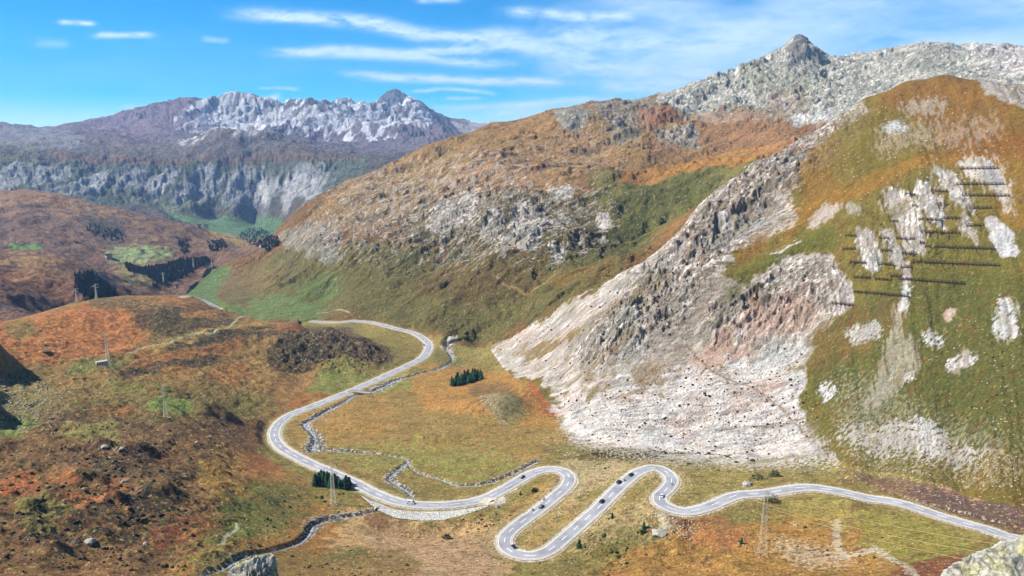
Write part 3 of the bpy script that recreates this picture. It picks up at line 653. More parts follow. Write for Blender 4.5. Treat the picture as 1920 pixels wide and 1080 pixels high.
4|8a8a8c|-240,240 60,252 180,285 90,290 -240,280|10|.7|.8|r
4|5c6650|-240,318 700,318 620,400 500,400 400,405 -240,400|8|.8|.4|s
4|9c9c9c|-240,330 90,335 240,340 480,330 620,340 620,400 480,400 240,380 -240,370|20|.8|.9|s
4|c8c4c0|480,345 500,350 505,400 490,400|5|.8|.6|s
4|b0acac|520,350 600,350 580,400 510,400|12|.7|.8|s
4|6a6a4a|-240,345 60,330 100,300 60,290 -240,300|10|.6|.6|b
4|c0c0c4|180,330 190,330 178,380 172,380|3|.7|.3|c
4|c0c0c4|310,340 315,360 290,395 284,395|3|.7|.3|c
4|5f7c50|280,400 330,408 420,412 520,412 540,420 500,470 420,450 340,430|6|1|.2|b
4|66704e|230,385 400,395 420,408 300,405|8|.7|.5|b
'''
for l in exec_paint.strip().split('\n'):  # darkest patches on the lower-left hummocks paint their shaded sides and hollows
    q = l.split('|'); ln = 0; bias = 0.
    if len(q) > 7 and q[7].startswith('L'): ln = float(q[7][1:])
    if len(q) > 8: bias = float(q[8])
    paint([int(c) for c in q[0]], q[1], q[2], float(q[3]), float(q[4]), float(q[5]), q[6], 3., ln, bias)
# paths, gullies and stream gravel are thin: distance to the line itself
PATHS = '''0|d9c8a8|450,985 430,1010 415,1030|1.0
0|cdbb96|500,600 430,618 360,632 290,650 240,664|1.2
0|c8b48c|1570,975 1572,1020 1585,1048|1.3
1|8a7460|1290,650 1330,690 1380,716 1430,745 1480,780 1520,820|1.0
1|efe9e2|1700,500 1697,540 1692,590|1.3
2|c9b890|595,588 630,584 655,590|1.5
2|a88a5c|925,525 945,540 985,550 1000,545 1030,530 1080,508 1150,502|1.6
2|a88a5c|640,470 700,440|1.0'''
for l in PATHS.split('\n'):
    z, c, p, wd = l.split('|'); wd = float(wd); P = smooth_path(p, 2.0, 1500)
    for x, y in P:
        sl = window(x, y, wd*2); d = np.hypot(X[sl]-x, Y[sl]-y); m = np.clip(1.6-d/wd, 0, 1)[..., None]*.8
        A3[sl] += (lin(c)-A3[sl])*m
for P, wd in zip(STREAMS, (3.6, 2.2, 2.6, 2.8, 3.2, 1.3)):
    for i, (x, y) in enumerate(P):
        W = wd*(1.0+.7*math.sin(i*.13)*math.sin(i*.041+1)) 
        if wd == 3.6 and 60 < i: W *= 1.35
        sl = window(x, y, W*1.8); d = np.hypot(X[sl]-x, Y[sl]-y); m = np.clip((1.25-d/W+.5*NS['c'][sl])*2, 0, 1)[..., None]
        c = np.where((NS['c'][sl] > .2)[..., None], lin('e2dacb'), lin('5c574a'))
        if wd == 1.3: c = np.where((NS['c'][sl] > .3)[..., None], lin('d8c8b0'), lin('4a3a28'))
        A3[sl] += (c-A3[sl])*m*(.7 if wd != 1.3 else .6)

# small tufts: each cover carries a mix of its neighbours' tones
def tuft(z, col, nk, th, a, wid=.25, off=0, base=None):
    n_ = NS[nk] if base is None else base
    m = np.clip((n_-th)/wid, 0, 1)*a*(ZN == z); m = m*np.clip(1.6-A3.mean(-1)*3.2, 0, 1)
    A3[...] += (lin(col)-A3)*m[..., None]
n7 = fbm(QX/5.2, QY/3.4, 4, 201, .62)*1.6; n8 = fbm(QX/3.1+9, QY/2.1, 3, 211, .65)*1.6; n9 = fbm(QX/14+wx*.4, QY/9, 4, 221, .6)*1.6
tuft(0, '4c4a20', 'a', .18, .6, base=n7); tuft(0, 'b8904a', 'a', .28, .55, base=n8); tuft(0, '6e3a22', 'a', .3, .45, base=n9); tuft(0, 'd8c69a', 'a', .62, .8, base=n8)
tuft(1, '4a4a1e', 'a', .25, .5, base=n7); tuft(1, 'b08a48', 'a', .35, .5, base=n8); tuft(1, 'e0d4c4', 'a', .72, .9, base=n8); tuft(1, '7a4a26', 'a', .3, .35, base=n9)
tuft(2, '474a24', 'a', .25, .5, base=n9); tuft(2, 'a87444', 'a', .3, .45, base=n7); tuft(2, 'd8ccbc', 'a', .62, .85, base=n8); tuft(2, '5a3a2c', 'a', .3, .4, base=-n7)
tuft(3, '3a3440', 'a', .15, .6, base=n9); tuft(3, 'a07050', 'a', .3, .5, base=n7); tuft(4, '3c4250', 'a', .3, .5, base=n9)
cz1 = streakr(4.4, 19, 301, 3); cz3 = fbm(X/10+wx, Y/8+wy, 3, 321, .6, True); kx, ky = X*s2+Y*c2, X*c2-Y*s2
cz2 = fbm(kx/7+wx*.8, ky/26+wy, 3, 311, .6, True); cz4 = fbm(X/44+wx*1.8, Y/26+wy*1.8, 4, 331, .55, True)
crag = np.where(ZN == 1, np.maximum(cz1, cz3*.6), cz4*PKW+np.maximum(cz2, cz4*.6)*(1-PKW))
rkm = np.clip((A3.mean(-1)-.13)/.1, 0, 1)*np.isin(ZN, (1, 2))*np.clip(.25+rock*1.2, 0, 1)
A3 *= (1+rkm*np.clip(.5-2.4*np.clip(crag-.12, 0, .6), -.5, .55)*(1-.25*PKW*(ZN == 2)))[..., None]  # crevice shade and lichen darks painted into the rock colour, ribs lightened
# broad tone changes in the scree: tan, pinkish and grey fans, grass creeping in
pale = np.clip((A3.mean(-1)-.24)/.15, 0, 1)*(ZN <= 1)*(PX > 900)
big = streak(34, 210, 501, 3)*1.7; bg2 = fbm(X/40+wx, Y/40+wy, 3, 511)*1.7
for c_, f_ in (('c9a48a', np.clip((bg2-.1)/.4, 0, 1)*.4), ('a89c8c', np.clip((big-.1)/.3, 0, 1)*.35), ('7f7240', np.clip((bg2+big*.7-.55)/.2, 0, 1)*.8)):
    A3 += (lin(c_)-A3)*(pale*f_)[..., None]
# cleft shade painted as dark streaks, and shrub spots, inside the pale scree, along the fall line
pale = np.clip((A3.mean(-1)-.24)/.15, 0, 1)*(ZN <= 1)
kk = np.clip((NS['k']-.28)/.2, 0, 1)*.5 + np.clip((n7-.42)/.15, 0, 1)*.6 + np.clip((NS['s']-.25)/.3, 0, 1)*.6
A3 += (lin('6a5c4e')-A3)*np.clip(pale*kk*.8, 0, .75)[..., None]
# verge beside the road
vg = np.clip((RD-RHW+.2)/1.2, 0, 1)*np.clip((RHW+4.5-RD)/3+NS['b']*.9, 0, 1)*(RD < 30)
A3 += (lin('a8925c')-A3)*(vg*.55)[..., None]
A3 = np.where((RD < RHW+.4)[..., None], lin('cfc4b0')*np.ones(3), A3)
# hue and value variation
n10 = fbm(QX/1.5, QY/1.3, 2, 401, .8)*1.7
_s = 1-.72*((ZN == 2)*PKW); NS['c'] *= _s; n10 *= _s
v = 1 + .20*NS['b'] + .30*NS['c']*np.array([1, .8, .9, .9, 1])[ZN] + .30*n10*np.array([1, .5, .8, .8, .8])[ZN]*(1-.5*np.clip(A3.mean(-1)*3-.5, 0, 1)) + .12*NS['a'] + .10*NS['s']
A3 *= np.clip(v, .35, 1.8)[..., None]
A3[..., 0] *= 1+.07*NS['a']; A3[..., 2] *= 1-.05*NS['b']
G_ = np.array([[1.14, 1.18, 1.25], [1.08, 1.06, 1.0], [1.08, 1.12, 1.0], [1.45, 1.6, 1.4], [1.4, 1.4, 1.35]], np.float32)
for k in range(5): A3[(ZN == k) & ((A3.mean(-1) < .25) | (k > 2))] *= G_[k]
A3 *= (1+.25*PKW*(ZN == 2))[..., None]
A3 *= (1+lefth[..., None]*(ZN == 0)[..., None]*np.array([-.08, .13, .0], np.float32))
_m = A3[ZN == 0].mean(-1, keepdims=True); A3[ZN == 0] = _m+(A3[ZN == 0]-_m)*.9
A3 = np.clip(A3, .006, .85).astype(np.float32)
# ------------------------------------------------------------------ meshes of the landforms
def obj_mesh(name, co, faces, mats=(), smooth=False, parent=None, mi=None):
    me = bpy.data.meshes.new(name); me.from_pydata(co, [], faces)
    for m in mats: me.materials.append(m)
    if smooth: me.polygons.foreach_set('use_smooth', [True]*len(me.polygons))
    if mi is not None: me.polygons.foreach_set('material_index', mi)
    me.update(); o = bpy.data.objects.new(name, me); COL.objects.link(o)
    if parent: o.parent = parent
    return o
def node_mat(name):
    m = bpy.data.materials.new(name); m.use_nodes = True; t = m.node_tree; b = t.nodes['Principled BSDF']
    b.inputs['Roughness'].default_value = .9; b.inputs['Specular IOR Level'].default_value = .15
    return m, t, b
def ground_mat(name, scale, bump, amt):
    m, t, b = node_mat(name); N = t.nodes.new; Lk = t.links.new
    at = N('ShaderNodeAttribute'); at.attribute_name = 'cover'
    tc = N('ShaderNodeTexCoord')
    n1 = N('ShaderNodeTexNoise'); n1.inputs['Scale'].default_value = 1/scale; n1.inputs['Detail'].default_value = 5; n1.inputs['Roughness'].default_value = .68
    n2 = N('ShaderNodeTexNoise'); n2.inputs['Scale'].default_value = .22/scale; n2.inputs['Detail'].default_value = 4
    Lk(tc.outputs['Object'], n1.inputs['Vector']); Lk(tc.outputs['Object'], n2.inputs['Vector'])
    mr = N('ShaderNodeMapRange'); mr.inputs[1].default_value = .3; mr.inputs[2].default_value = .7; mr.inputs[3].default_value = 1-amt; mr.inputs[4].default_value = 1+amt
    Lk(n1.outputs['Fac'], mr.inputs[0])
    mx = N('ShaderNodeVectorMath'); mx.operation = 'SCALE'; Lk(at.outputs['Color'], mx.inputs[0]); Lk(mr.outputs[0], mx.inputs['Scale'])
    Lk(mx.outputs[0], b.inputs['Base Color'])
    ad = N('ShaderNodeMath'); ad.operation = 'ADD'; Lk(n1.outputs['Fac'], ad.inputs[0]); Lk(n2.outputs['Fac'], ad.inputs[1])
    bp = N('ShaderNodeBump'); bp.inputs['Strength'].default_value = 1; bp.inputs['Distance'].default_value = bump
    Lk(ad.outputs[0], bp.inputs['Height']); Lk(bp.outputs[0], b.inputs['Normal'])
    return m
FZ = np.zeros((NR-1, NA-1), np.int8); FZ[:] = ZN[:-1, :-1]
FZ[(FZ == 2) & (((RR[:-1] > 1750) & (PX[:-1, :-1] > 1215)))] = 5
names = {0: ('valley_ground', 1.5, 1.7, .4), 1: ('scree_mountain', 1.6, 2.8, .4), 2: ('grassy_ridge', 3.0, 5.0, .4), 3: ('far_hills', 6, 5, .3), 4: ('distant_mountains', 22, 36, .4), 5: ('pointed_peak', 5, 12, .45)}
AV = np.stack([X, Y, Z], -1).reshape(-1, 3).astype(np.float32); AC = A3.reshape(-1, 3)
for k, (nm, sc_, bpd, am) in names.items():
    ii, jj = np.where(FZ == k); a = ii*NA+jj
    q = np.stack([a, a+1, a+NA+1, a+NA], 1)
    u, inv = np.unique(q.reshape(-1), return_inverse=True); inv = inv.reshape(-1, 4).astype(np.int32)
    me = bpy.data.meshes.new(nm); me.vertices.add(len(u)); me.vertices.foreach_set('co', AV[u].ravel())
    nf = len(inv); me.loops.add(nf*4); me.loops.foreach_set('vertex_index', inv.ravel()); me.polygons.add(nf)
    me.polygons.foreach_set('loop_start', np.arange(0, nf*4, 4, dtype=np.int32)); me.polygons.foreach_set('loop_total', np.full(nf, 4, np.int32))
    me.polygons.foreach_set('use_smooth', np.ones(nf, bool)); me.update()
    ca_ = me.color_attributes.new('cover', 'FLOAT_COLOR', 'POINT'); ca_.data.foreach_set('color', np.concatenate([AC[u], np.ones((len(u), 1), np.float32)], 1).ravel())
    me.materials.append(ground_mat(nm, sc_, bpd, am))
    o = bpy.data.objects.new(nm, me); COL.objects.link(o); o['kind'] = 'structure'
    o['label'] = {0: 'autumn valley floor and rust coloured hummocks around the winding road', 1: 'steep mountain side with pale scree, crags and grass on the right', 2: 'brown and green grassy ridge behind the valley', 3: 'dark brown far hills beyond the orange slope on the left', 4: 'bluish distant mountains with light snow on the horizon', 5: 'pale grey rocky ridge rising to one sharp pointed peak'}[k]
# ------------------------------------------------------------------ things: builders
class MB:
    def __init__(s): s.v = []; s.f = []; s.m = []
    def add(s, v, f, mi=0):
        n = len(s.v); s.v += [tuple(p) for p in v]; s.f += [tuple(i+n for i in q) for q in f]; s.m += [mi]*len(f)
    def box(s, c, d, rz=0, mi=0, top=1.0):
        x, y, z = c; a, b, h = d[0]/2, d[1]/2, d[2]/2; cs, sn = math.cos(rz), math.sin(rz); V = []
        for dz in (-h, h):
            k = top if dz > 0 else 1
            for dx, dy in ((-a*k, -b*k), (a*k, -b*k), (a*k, b*k), (-a*k, b*k)): V.append((x+dx*cs-dy*sn, y+dx*sn+dy*cs, z+dz))
        s.add(V, [(3, 2, 1, 0), (4, 5, 6, 7), (0, 1, 5, 4), (1, 2, 6, 5), (2, 3, 7, 6), (3, 0, 4, 7)], mi)
    def bar(s, p, q, r, n=5, mi=0, r2=None):
        p = Vector(p); q = Vector(q); d = (q-p).normalized(); u = d.orthogonal().normalized(); w_ = d.cross(u); V = []
        for c, rr_ in ((p, r), (q, r if r2 is None else r2)):
            for k in range(n): t = 2*math.pi*k/n; V.append(c+u*math.cos(t)*rr_+w_*math.sin(t)*rr_)
        s.add(V, [(k, (k+1) % n, n+(k+1) % n, n+k) for k in range(n)]+[tuple(range(n))[::-1], tuple(range(n, 2*n))], mi)
    def build(s, name, mat, parent=None, smooth=False):
        return obj_mesh(name, s.v, s.f, mat if isinstance(mat, (list, tuple)) else (mat,), smooth, parent, s.m if isinstance(mat, (list, tuple)) else None)
_mats = {}
def mat(name, col, rough=.85, spec=.3, metal=0, noise=0, scale=1.0, col2=None, bump=0):
    if name in _mats: return _mats[name]
    m, t, b = node_mat(name); c = tuple(col)+(1,) if not isinstance(col, str) else tuple(lin(col))+(1,)
    b.inputs['Roughness'].default_value = rough; b.inputs['Specular IOR Level'].default_value = spec; b.inputs['Metallic'].default_value = metal
    N = t.nodes.new; tc = N('ShaderNodeTexCoord'); n1 = N('ShaderNodeTexNoise'); n1.inputs['Scale'].default_value = scale; n1.inputs['Detail'].default_value = 5; n1.inputs['Roughness'].default_value = .65
    t.links.new(tc.outputs['Object'], n1.inputs['Vector']); cr_ = N('ShaderNodeValToRGB'); cr_.color_ramp.elements[0].position = .35; cr_.color_ramp.elements[1].position = .65
    d = tuple(lin(col2))+(1,) if col2 else tuple(x*(1-noise) for x in c[:3])+(1,)
    cr_.color_ramp.elements[0].color = d; cr_.color_ramp.elements[1].color = c
    t.links.new(n1.outputs['Fac'], cr_.inputs[0]); t.links.new(cr_.outputs[0], b.inputs['Base Color'])
    if bump:
        bp = N('ShaderNodeBump'); bp.inputs['Distance'].default_value = bump; t.links.new(n1.outputs['Fac'], bp.inputs['Height']); t.links.new(bp.outputs[0], b.inputs['Normal'])
    _mats[name] = m; return m
def thing(name, label, cat, loc=(0, 0, 0), rz=0, group=None):
    o = bpy.data.objects.new(name, None); COL.objects.link(o); o.location = loc; o.rotation_euler = (0, 0, rz); o['label'] = label; o['category'] = cat
    if group: o['group'] = group
    return o
def tag(o, label, cat, group=None):
    o['label'] = label; o['category'] = cat
    if group: o['group'] = group
    return o
def copy_tree(o, parent=None):
    c = o.copy(); COL.objects.link(c); c.parent = parent
    for ch in o.children: copy_tree(ch, c)
    return c
rnd = random.Random(5)
# ---------------- road surface, edge lines, centre dashes
def ribbon(P, a, b, lift, thick=.0):
    P = np.asarray(P); d = np.gradient(P[:, :2], axis=0); d /= np.linalg.norm(d, axis=1)[:, None]; nrm = np.stack([-d[:, 1], d[:, 0]], 1)
    co = []; fc = []
    for i, (p, q) in enumerate(zip(P, nrm)):
        co += [(p[0]+q[0]*a, p[1]+q[1]*a, p[2]+lift), (p[0]+q[0]*b, p[1]+q[1]*b, p[2]+lift)]
        if i: k = 2*i; fc.append((k-2, k-1, k+1, k) if a > b else (k-2, k, k+1, k-1))
    return co, fc
asph = mat('asphalt', 'b0b1b6', .9, .2, scale=.1, col2='8e9097'); paintm = mat('road_paint', (.85, .85, .82), .7, .3)
verge = mat('gravel_verge', 'e4dac8', .95, .1, scale=.8, col2='b9ab92')
def road_obj(nm, P, hw, sh, lab):
    c, f = ribbon(P, hw+sh, -hw-sh, .02); o = obj_mesh('road_verge', c, f, (verge,)); o['kind'] = 'structure'; o['label'] = 'pale gravel verge '+lab
    c, f = ribbon(P, hw, -hw, .12); o = obj_mesh(nm, c, f, (asph,)); o['kind'] = 'structure'; o['label'] = 'grey asphalt pass road '+lab
road_obj('road', road_w, 3.9, 1.05, 'winding through the hairpins and up the valley')
road_obj('road', road_f, 3.4, 1.6, 'behind the dark knoll'); road_obj('road', road_v, 3.2, .5, 'in the green meadow far down the valley')
m_ = MB()
for a, b in ((3.7, 3.5), (-3.5, -3.7)):
    c, f = ribbon(road_w, a, b, .16); m_.add(c, f)
step = 3; i = 2
while i+step < len(road_w):
    c, f = ribbon(road_w[i:i+step+1], .14, -.14, .16); m_.add(c, f); i += step+4
o = m_.build('road_marking', paintm); o['kind'] = 'structure'; o['label'] = 'white edge lines and centre dashes painted on the road'
# lay-by slab and the small bridge
def slab(name, pts, lift, h, mt):
    V = [hit(a, b) for a, b in PP(pts)]; z = max(v[2] for v in V)+lift; n = len(V)
    return obj_mesh(name, [(x, y, z) for x, y, _ in V]+[(x, y, z-h) for x, y, _ in V], [tuple(range(n)), tuple(range(n, 2*n))[::-1]]+[(k, k+n, (k+1) % n+n, (k+1) % n) for k in range(n)], (mt,))
o = slab('pavement', '896,944 910,935 932,933 928,944 914,948', .12, .6, verge); o['kind'] = 'structure'; o['label'] = 'pale paved lay-by beside the road before the first hairpin'
conc = mat('concrete', 'cfc9bd', .9, .2, scale=.6, col2='a9a397')
def hp(px, py, dz=0): x, y, z = hit(px, py); return Vector((x, y, z+dz))
a, b = hp(655, 735, .9), hp(694, 739, .9); ang = math.atan2(b.y-a.y, b.x-a.x); Lb = (b-a).length
br = thing('small_bridge', 'short pale concrete bridge from the road across the stony stream', 'bridge', tuple((a+b)/2), ang)
m_ = MB(); m_.box((0, 0, -.25), (Lb, 4.2, .5)); m_.build('deck', conc, br)
for s in (-1, 1):
    m_ = MB(); m_.box((0, s*2.0, .42), (Lb, .3, .8)); m_.build('parapet', conc, br)
    m_ = MB(); m_.box((s*Lb*.36, 0, -1.3), (1.2, 4.0, 1.6)); m_.build('abutment', conc, br)
# stone revetment under the road, seen as a pale wedge
m, t, b_ = node_mat('dry_stone'); N = t.nodes.new; tc = N('ShaderNodeTexCoord'); vo = N('ShaderNodeTexVoronoi'); vo.inputs['Scale'].default_value = .95; cr_ = N('ShaderNodeValToRGB')
vd = N('ShaderNodeTexVoronoi'); vd.feature = 'DISTANCE_TO_EDGE'; vd.inputs['Scale'].default_value = .95
t.links.new(tc.outputs['Object'], vo.inputs['Vector']); t.links.new(tc.outputs['Object'], vd.inputs['Vector'])
cr_.color_ramp.elements[0].color = (.07, .065, .055, 1); cr_.color_ramp.elements[0].position = .03; cr_.color_ramp.elements[1].color = (.62, .6, .54, 1); cr_.color_ramp.elements[1].position = .14
t.links.new(vd.outputs['Distance'], cr_.inputs[0]); mx = N('ShaderNodeMix'); mx.data_type = 'RGBA'; mx.blend_type = 'MULTIPLY'; mx.inputs[0].default_value = .35
t.links.new(cr_.outputs[0], mx.inputs[6]); t.links.new(vo.outputs['Color'], mx.inputs[7]); t.links.new(mx.outputs[2], b_.inputs['Base Color'])
_mats['dry_stone'] = m
top = PP('676,929 690,937 709,944 740,956 779,960 831,960 883,954 914,948'); bot = PP('679,932 692,944 707,957 743,972 790,977 831,976 866,967 914,951')
V = []
nn = 40
for k in range(nn+1):
    u_ = k/nn*(len(top)-1); i = min(int(u_), len(top)-2); f_ = u_-i
    tp = [top[i][j]*(1-f_)+top[i+1][j]*f_ for j in (0, 1)]; bt = [bot[i][j]*(1-f_)+bot[i+1][j]*f_ for j in (0, 1)]
    p, q = hp(*tp, .35), hp(*bt, .2); back = Vector((p.x, p.y, 0)).normalized()
    for w_ in np.linspace(0, 1, 7):
        c = p.lerp(q, w_); V.append((c.x+rnd.uniform(-.12, .12), c.y, max(c.z, gz(c.x, c.y)+.25)+rnd.uniform(-.1, .15)))
    V.append((p.x+back.x*1.2, p.y+back.y*1.2, p.z-1.5))
fc = [(k*8+j, k*8+j+1, k*8+j+9, k*8+j+8) for k in range(nn) for j in range(7)] + [(k*8+7, k*8, k*8+8, k*8+15) for k in range(nn)]
tag(obj_mesh('retaining_wall', V, fc, (m,)), 'long curved wedge of pale dry stone wall below the road bend', 'wall')
cx = hp(706, 957, 1.1); m_ = MB(); nseg = 18
for k in range(nseg):
    a0, a1 = 2*math.pi*k/nseg, 2*math.pi*(k+1)/nseg
    for ra, rb, ya, yb in ((1.5, 1.5, -1.2, .8), (1.15, 1.15, .8, -1.2), (1.5, 1.15, -1.2, -1.2)):
        m_.add([(ra*math.cos(a0), ya, ra*math.sin(a0)), (ra*math.cos(a1), ya, ra*math.sin(a1)), (rb*math.cos(a1), yb, rb*math.sin(a1)), (rb*math.cos(a0), yb, rb*math.sin(a0))], [(0, 1, 2, 3)])
cu = thing('culvert', 'round concrete culvert mouth at the left end of the stone wall', 'culvert', cx, rad(25)); m_.build('pipe_ring', conc, cu)
m_ = MB(); m_.add([(1.14*math.cos(2*math.pi*k/nseg), .4, 1.14*math.sin(2*math.pi*k/nseg)) for k in range(nseg)], [tuple(range(nseg))]); m_.build('pipe_shade_disc', mat('painted_dark', (.01, .01, .012)), cu)  # black disc stands in for the darkness inside the pipe
# ---------------- water in the streams
wat = mat('water', (.10, .14, .17), .12, .5, scale=.5, col2='c8ccd0')
for P, wd, z_ in zip(STREAMS, (1.3, .8, .9, 1.0, 1.0, .35), 'the wide stony bed beside the lower road;the thin meadow channel;the meadow loop;the foot of the scree, left of the hairpins;the foreground gully;the dark ditch along the road'.split(';')):
    P = np.asarray(P)[::2]; z = np.array([gz(x, y) for x, y in P]); 
    for _ in range(3): z[1:-1] = np.minimum(z[1:-1], (z[:-2]+z[2:])/2+.1)
    d = np.gradient(P, axis=0); d /= np.linalg.norm(d, axis=1)[:, None]; c = []; f = []
    for i, (p, q) in enumerate(zip(P, d)):
        hw = wd*(.7+.5*math.sin(i*.7)*math.sin(i*.23)); c += [(p[0]-q[1]*hw, p[1]+q[0]*hw, z[i]+.35), (p[0]+q[1]*hw, p[1]-q[0]*hw, z[i]+.35)]
        if i: k = 2*i; f.append((k-2, k-1, k+1, k))
    o = obj_mesh('stream', c, f, (wat,)); o['kind'] = 'structure'; o['label'] = 'narrow mountain stream in '+z_
# ---------------- rocks
def ico(sub):
    import bmesh
    bm = bmesh.new(); bmesh.ops.create_icosphere(bm, subdivisions=sub, radius=1); bm.verts.ensure_lookup_table()
    v = np.array([x.co[:] for x in bm.verts]); f = [[q.index for q in x.verts] for x in bm.faces]; bm.free(); return v, np.array(f)
def n3(v, sc_, s, o=4, rg=False):
    return (fbm(v[:, 0]*sc_+v[:, 2]*.37*sc_, v[:, 1]*sc_-v[:, 2]*.61*sc_, o, s, .55, rg)+fbm(v[:, 2]*sc_+5, v[:, 0]*sc_*.8-v[:, 1]*.5*sc_, o, s+31, .55, rg))*.5
rockm = mat('grey_rock', 'cdc8ba', .92, .2, scale=1.3, col2='8c887c', bump=.3); rockd = mat('dark_rock', '77706a', .92, .2, scale=.8, col2='4a453f', bump=.3)
v1, f1 = ico(1); 
def clump(x, y):
    i = int(np.searchsorted(R, math.hypot(x, y))); j = int(np.searchsorted(AZ, math.atan2(x, y))); return float(NS['a'][min(i, NR-1), min(j, NA-1)]+.6*NS['b'][min(i, NR-1), min(j, NA-1)])
def rocks(name, label, mt, regions, seed, rs):
    g = random.Random(seed); VV = []; FF = []; n = 0
    for pts, cnt, r0, r1 in regions:
        P = PP(pts); xs = [p[0] for p in P]; ys = [p[1] for p in P]; a = raster(P, 6); k = 0; tries = 0
        while k < cnt and tries < cnt*30:
            tries += 1; px, py = g.uniform(min(xs)-6, max(xs)+6), g.uniform(min(ys)-6, max(ys)+6)
            if a[int((py-OY)/2) % RH, int((px-OX)/2) % RW] < g.random() or not (-60 < px < 1980): continue
            x, y, z = hit(px, py)
            if clump(x, y) < g.uniform(-.55, .5): continue
            sl = window(x, y, 1.2)
            if sl[0].stop <= sl[0].start or sl[1].stop <= sl[1].start or (RD[sl] < RHW[sl]+.3).any(): k += .2; continue
            dist = math.hypot(x, y)/1507; s = dist*(r0+(r1-r0)*g.random()**2.5)*.85
            j = np.array([[g.uniform(.6, 1.3) for _ in range(3)]])*s*np.array([[1.15, 1.15, .8]]); q = v1*(1+.28*(rs.rand(len(v1), 1)-.5))*j
            c_, s_ = math.cos(k), math.sin(k); q = np.stack([q[:, 0]*c_-q[:, 1]*s_, q[:, 0]*s_+q[:, 1]*c_, q[:, 2]], 1)+[x, y, z+.15*s]
            VV.append(q); FF.append(f1+n); n += len(q); k += 1
    V = np.concatenate(VV); Fq = np.concatenate(FF).astype(np.int32)
    me = bpy.data.meshes.new(name); me.vertices.add(len(V)); me.vertices.foreach_set('co', V.astype(np.float32).ravel()); nf = len(Fq)
    me.loops.add(nf*3); me.loops.foreach_set('vertex_index', Fq.ravel()); me.polygons.add(nf); me.polygons.foreach_set('loop_start', np.arange(0, nf*3, 3, dtype=np.int32)); me.polygons.foreach_set('loop_total', np.full(nf, 3, np.int32)); me.update()
    me.materials.append(mt); o = bpy.data.objects.new(name, me); COL.objects.link(o); o['kind'] = 'stuff'; o['label'] = label
rs = np.random.RandomState(3)
rocks('scattered_stones', 'pale stones strewn over the valley floor and slopes', mat('pale_stone', 'd8ccb4', .9, .2, scale=.7, col2='b0a48e'), [
    ('0,700 500,700 640,1080 0,1080', 420, .5, 1.8), ('0,705 70,705 130,760 100,810 0,810', 500, .7, 2.4), ('500,650 800,650 700,720 520,740', 120, .5, 1.6), ('560,630 700,630 700,690 560,700', 120, .5, 1.7),
    ('600,740 1000,740 1060,840 900,900 600,880', 500, .5, 1.4), ('880,940 1000,900 960,1080 640,1080 660,980', 500, .5, 1.9), ('1080,880 1180,860 1060,960 980,1040 920,1080 900,1000', 420, .6, 2.2), ('1060,860 1240,850 1340,860 1280,940 1180,1000 1060,1060 1000,1060', 800, .6, 2.3),
    ('1220,960 1310,970 1300,1020 1220,1020', 160, .7, 2.6), ('1280,860 1600,860 1920,950 1920,990 1500,910 1290,940', 300, .6, 2), ('1300,960 1900,1010 1800,1080 1200,1080', 380, .5, 1.8), ('1410,1000 1660,1030 1720,1080 1500,1070', 160, .6, 2),
    ('980,820 1500,800 1500,860 1060,870', 700, .6, 2.4), ('1540,780 1920,860 1920,930 1600,880', 700, .6, 2.2), ('1540,560 1920,560 1920,860 1560,820', 420, .5, 2), ('1040,740 1500,660 1540,830 1100,820', 700, .5, 2.2),
    ('250,560 520,600 500,690 200,690', 160, .5, 1.6), ('560,770 660,738 660,748 590,800', 160, .6, 1.6), ('840,660 1000,640 960,700 840,690', 150, .6, 1.6), ('700,560 1100,560 900,660 700,620', 260, .5, 1.5),
    ('640,360 1240,230 1240,420 1000,520 600,520', 900, .6, 2.4), ('1500,200 1900,200 1900,320 1500,400 1340,480', 600, .6, 2.2)], 11, rs)
rocks('scattered_dark_stones', 'dark stones and heather clumps on the slopes', mat('dark_clump', '4a4334', .95, .1, scale=.8, col2='34321f'), [
    ('1040,740 1500,640 1540,830 1100,820', 520, .8, 3.2), ('920,660 1260,460 1280,620 1060,740', 260, .8, 2.6), ('1080,940 1300,980 1280,1080 1000,1080', 130, .8, 3.2), ('1100,840 1420,840 1400,862 1060,862', 160, .8, 3.2),
    ('0,800 480,780 400,1080 0,1080', 380, .8, 3.2), ('0,890 350,880 350,1070 0,1070', 260, 1.4, 5.5), ('120,835 340,830 320,890 140,880', 90, 1.2, 4.5), ('500,640 720,630 700,690 520,700', 60, 1, 3.5), ('880,960 980,960 940,1010 860,1010', 70, 1, 3.5), ('600,860 800,860 700,900', 40, .8, 2.2), ('1560,640 1920,640 1920,900 1600,860', 120, .8, 2.4)], 12, rs)
rocks('scattered_scrub', 'low green juniper clumps on the foreground slope', mat('scrub', '4a5a24', .95, .1, scale=.8, col2='2e3c18'), [
    ('400,930 640,900 660,960 560,1010 300,1080', 120, 1.5, 5), ('540,1040 760,1030 760,1080 560,1080', 50, 1.5, 5.5), ('1060,1000 1260,990 1200,1070', 50, 1.5, 5), ('1200,990 1700,990 1700,1080 1200,1080', 40, 1.2, 4.5), ('1100,850 1460,845 1400,880 1100,880', 60, 1.5, 4.5)], 13, rs)
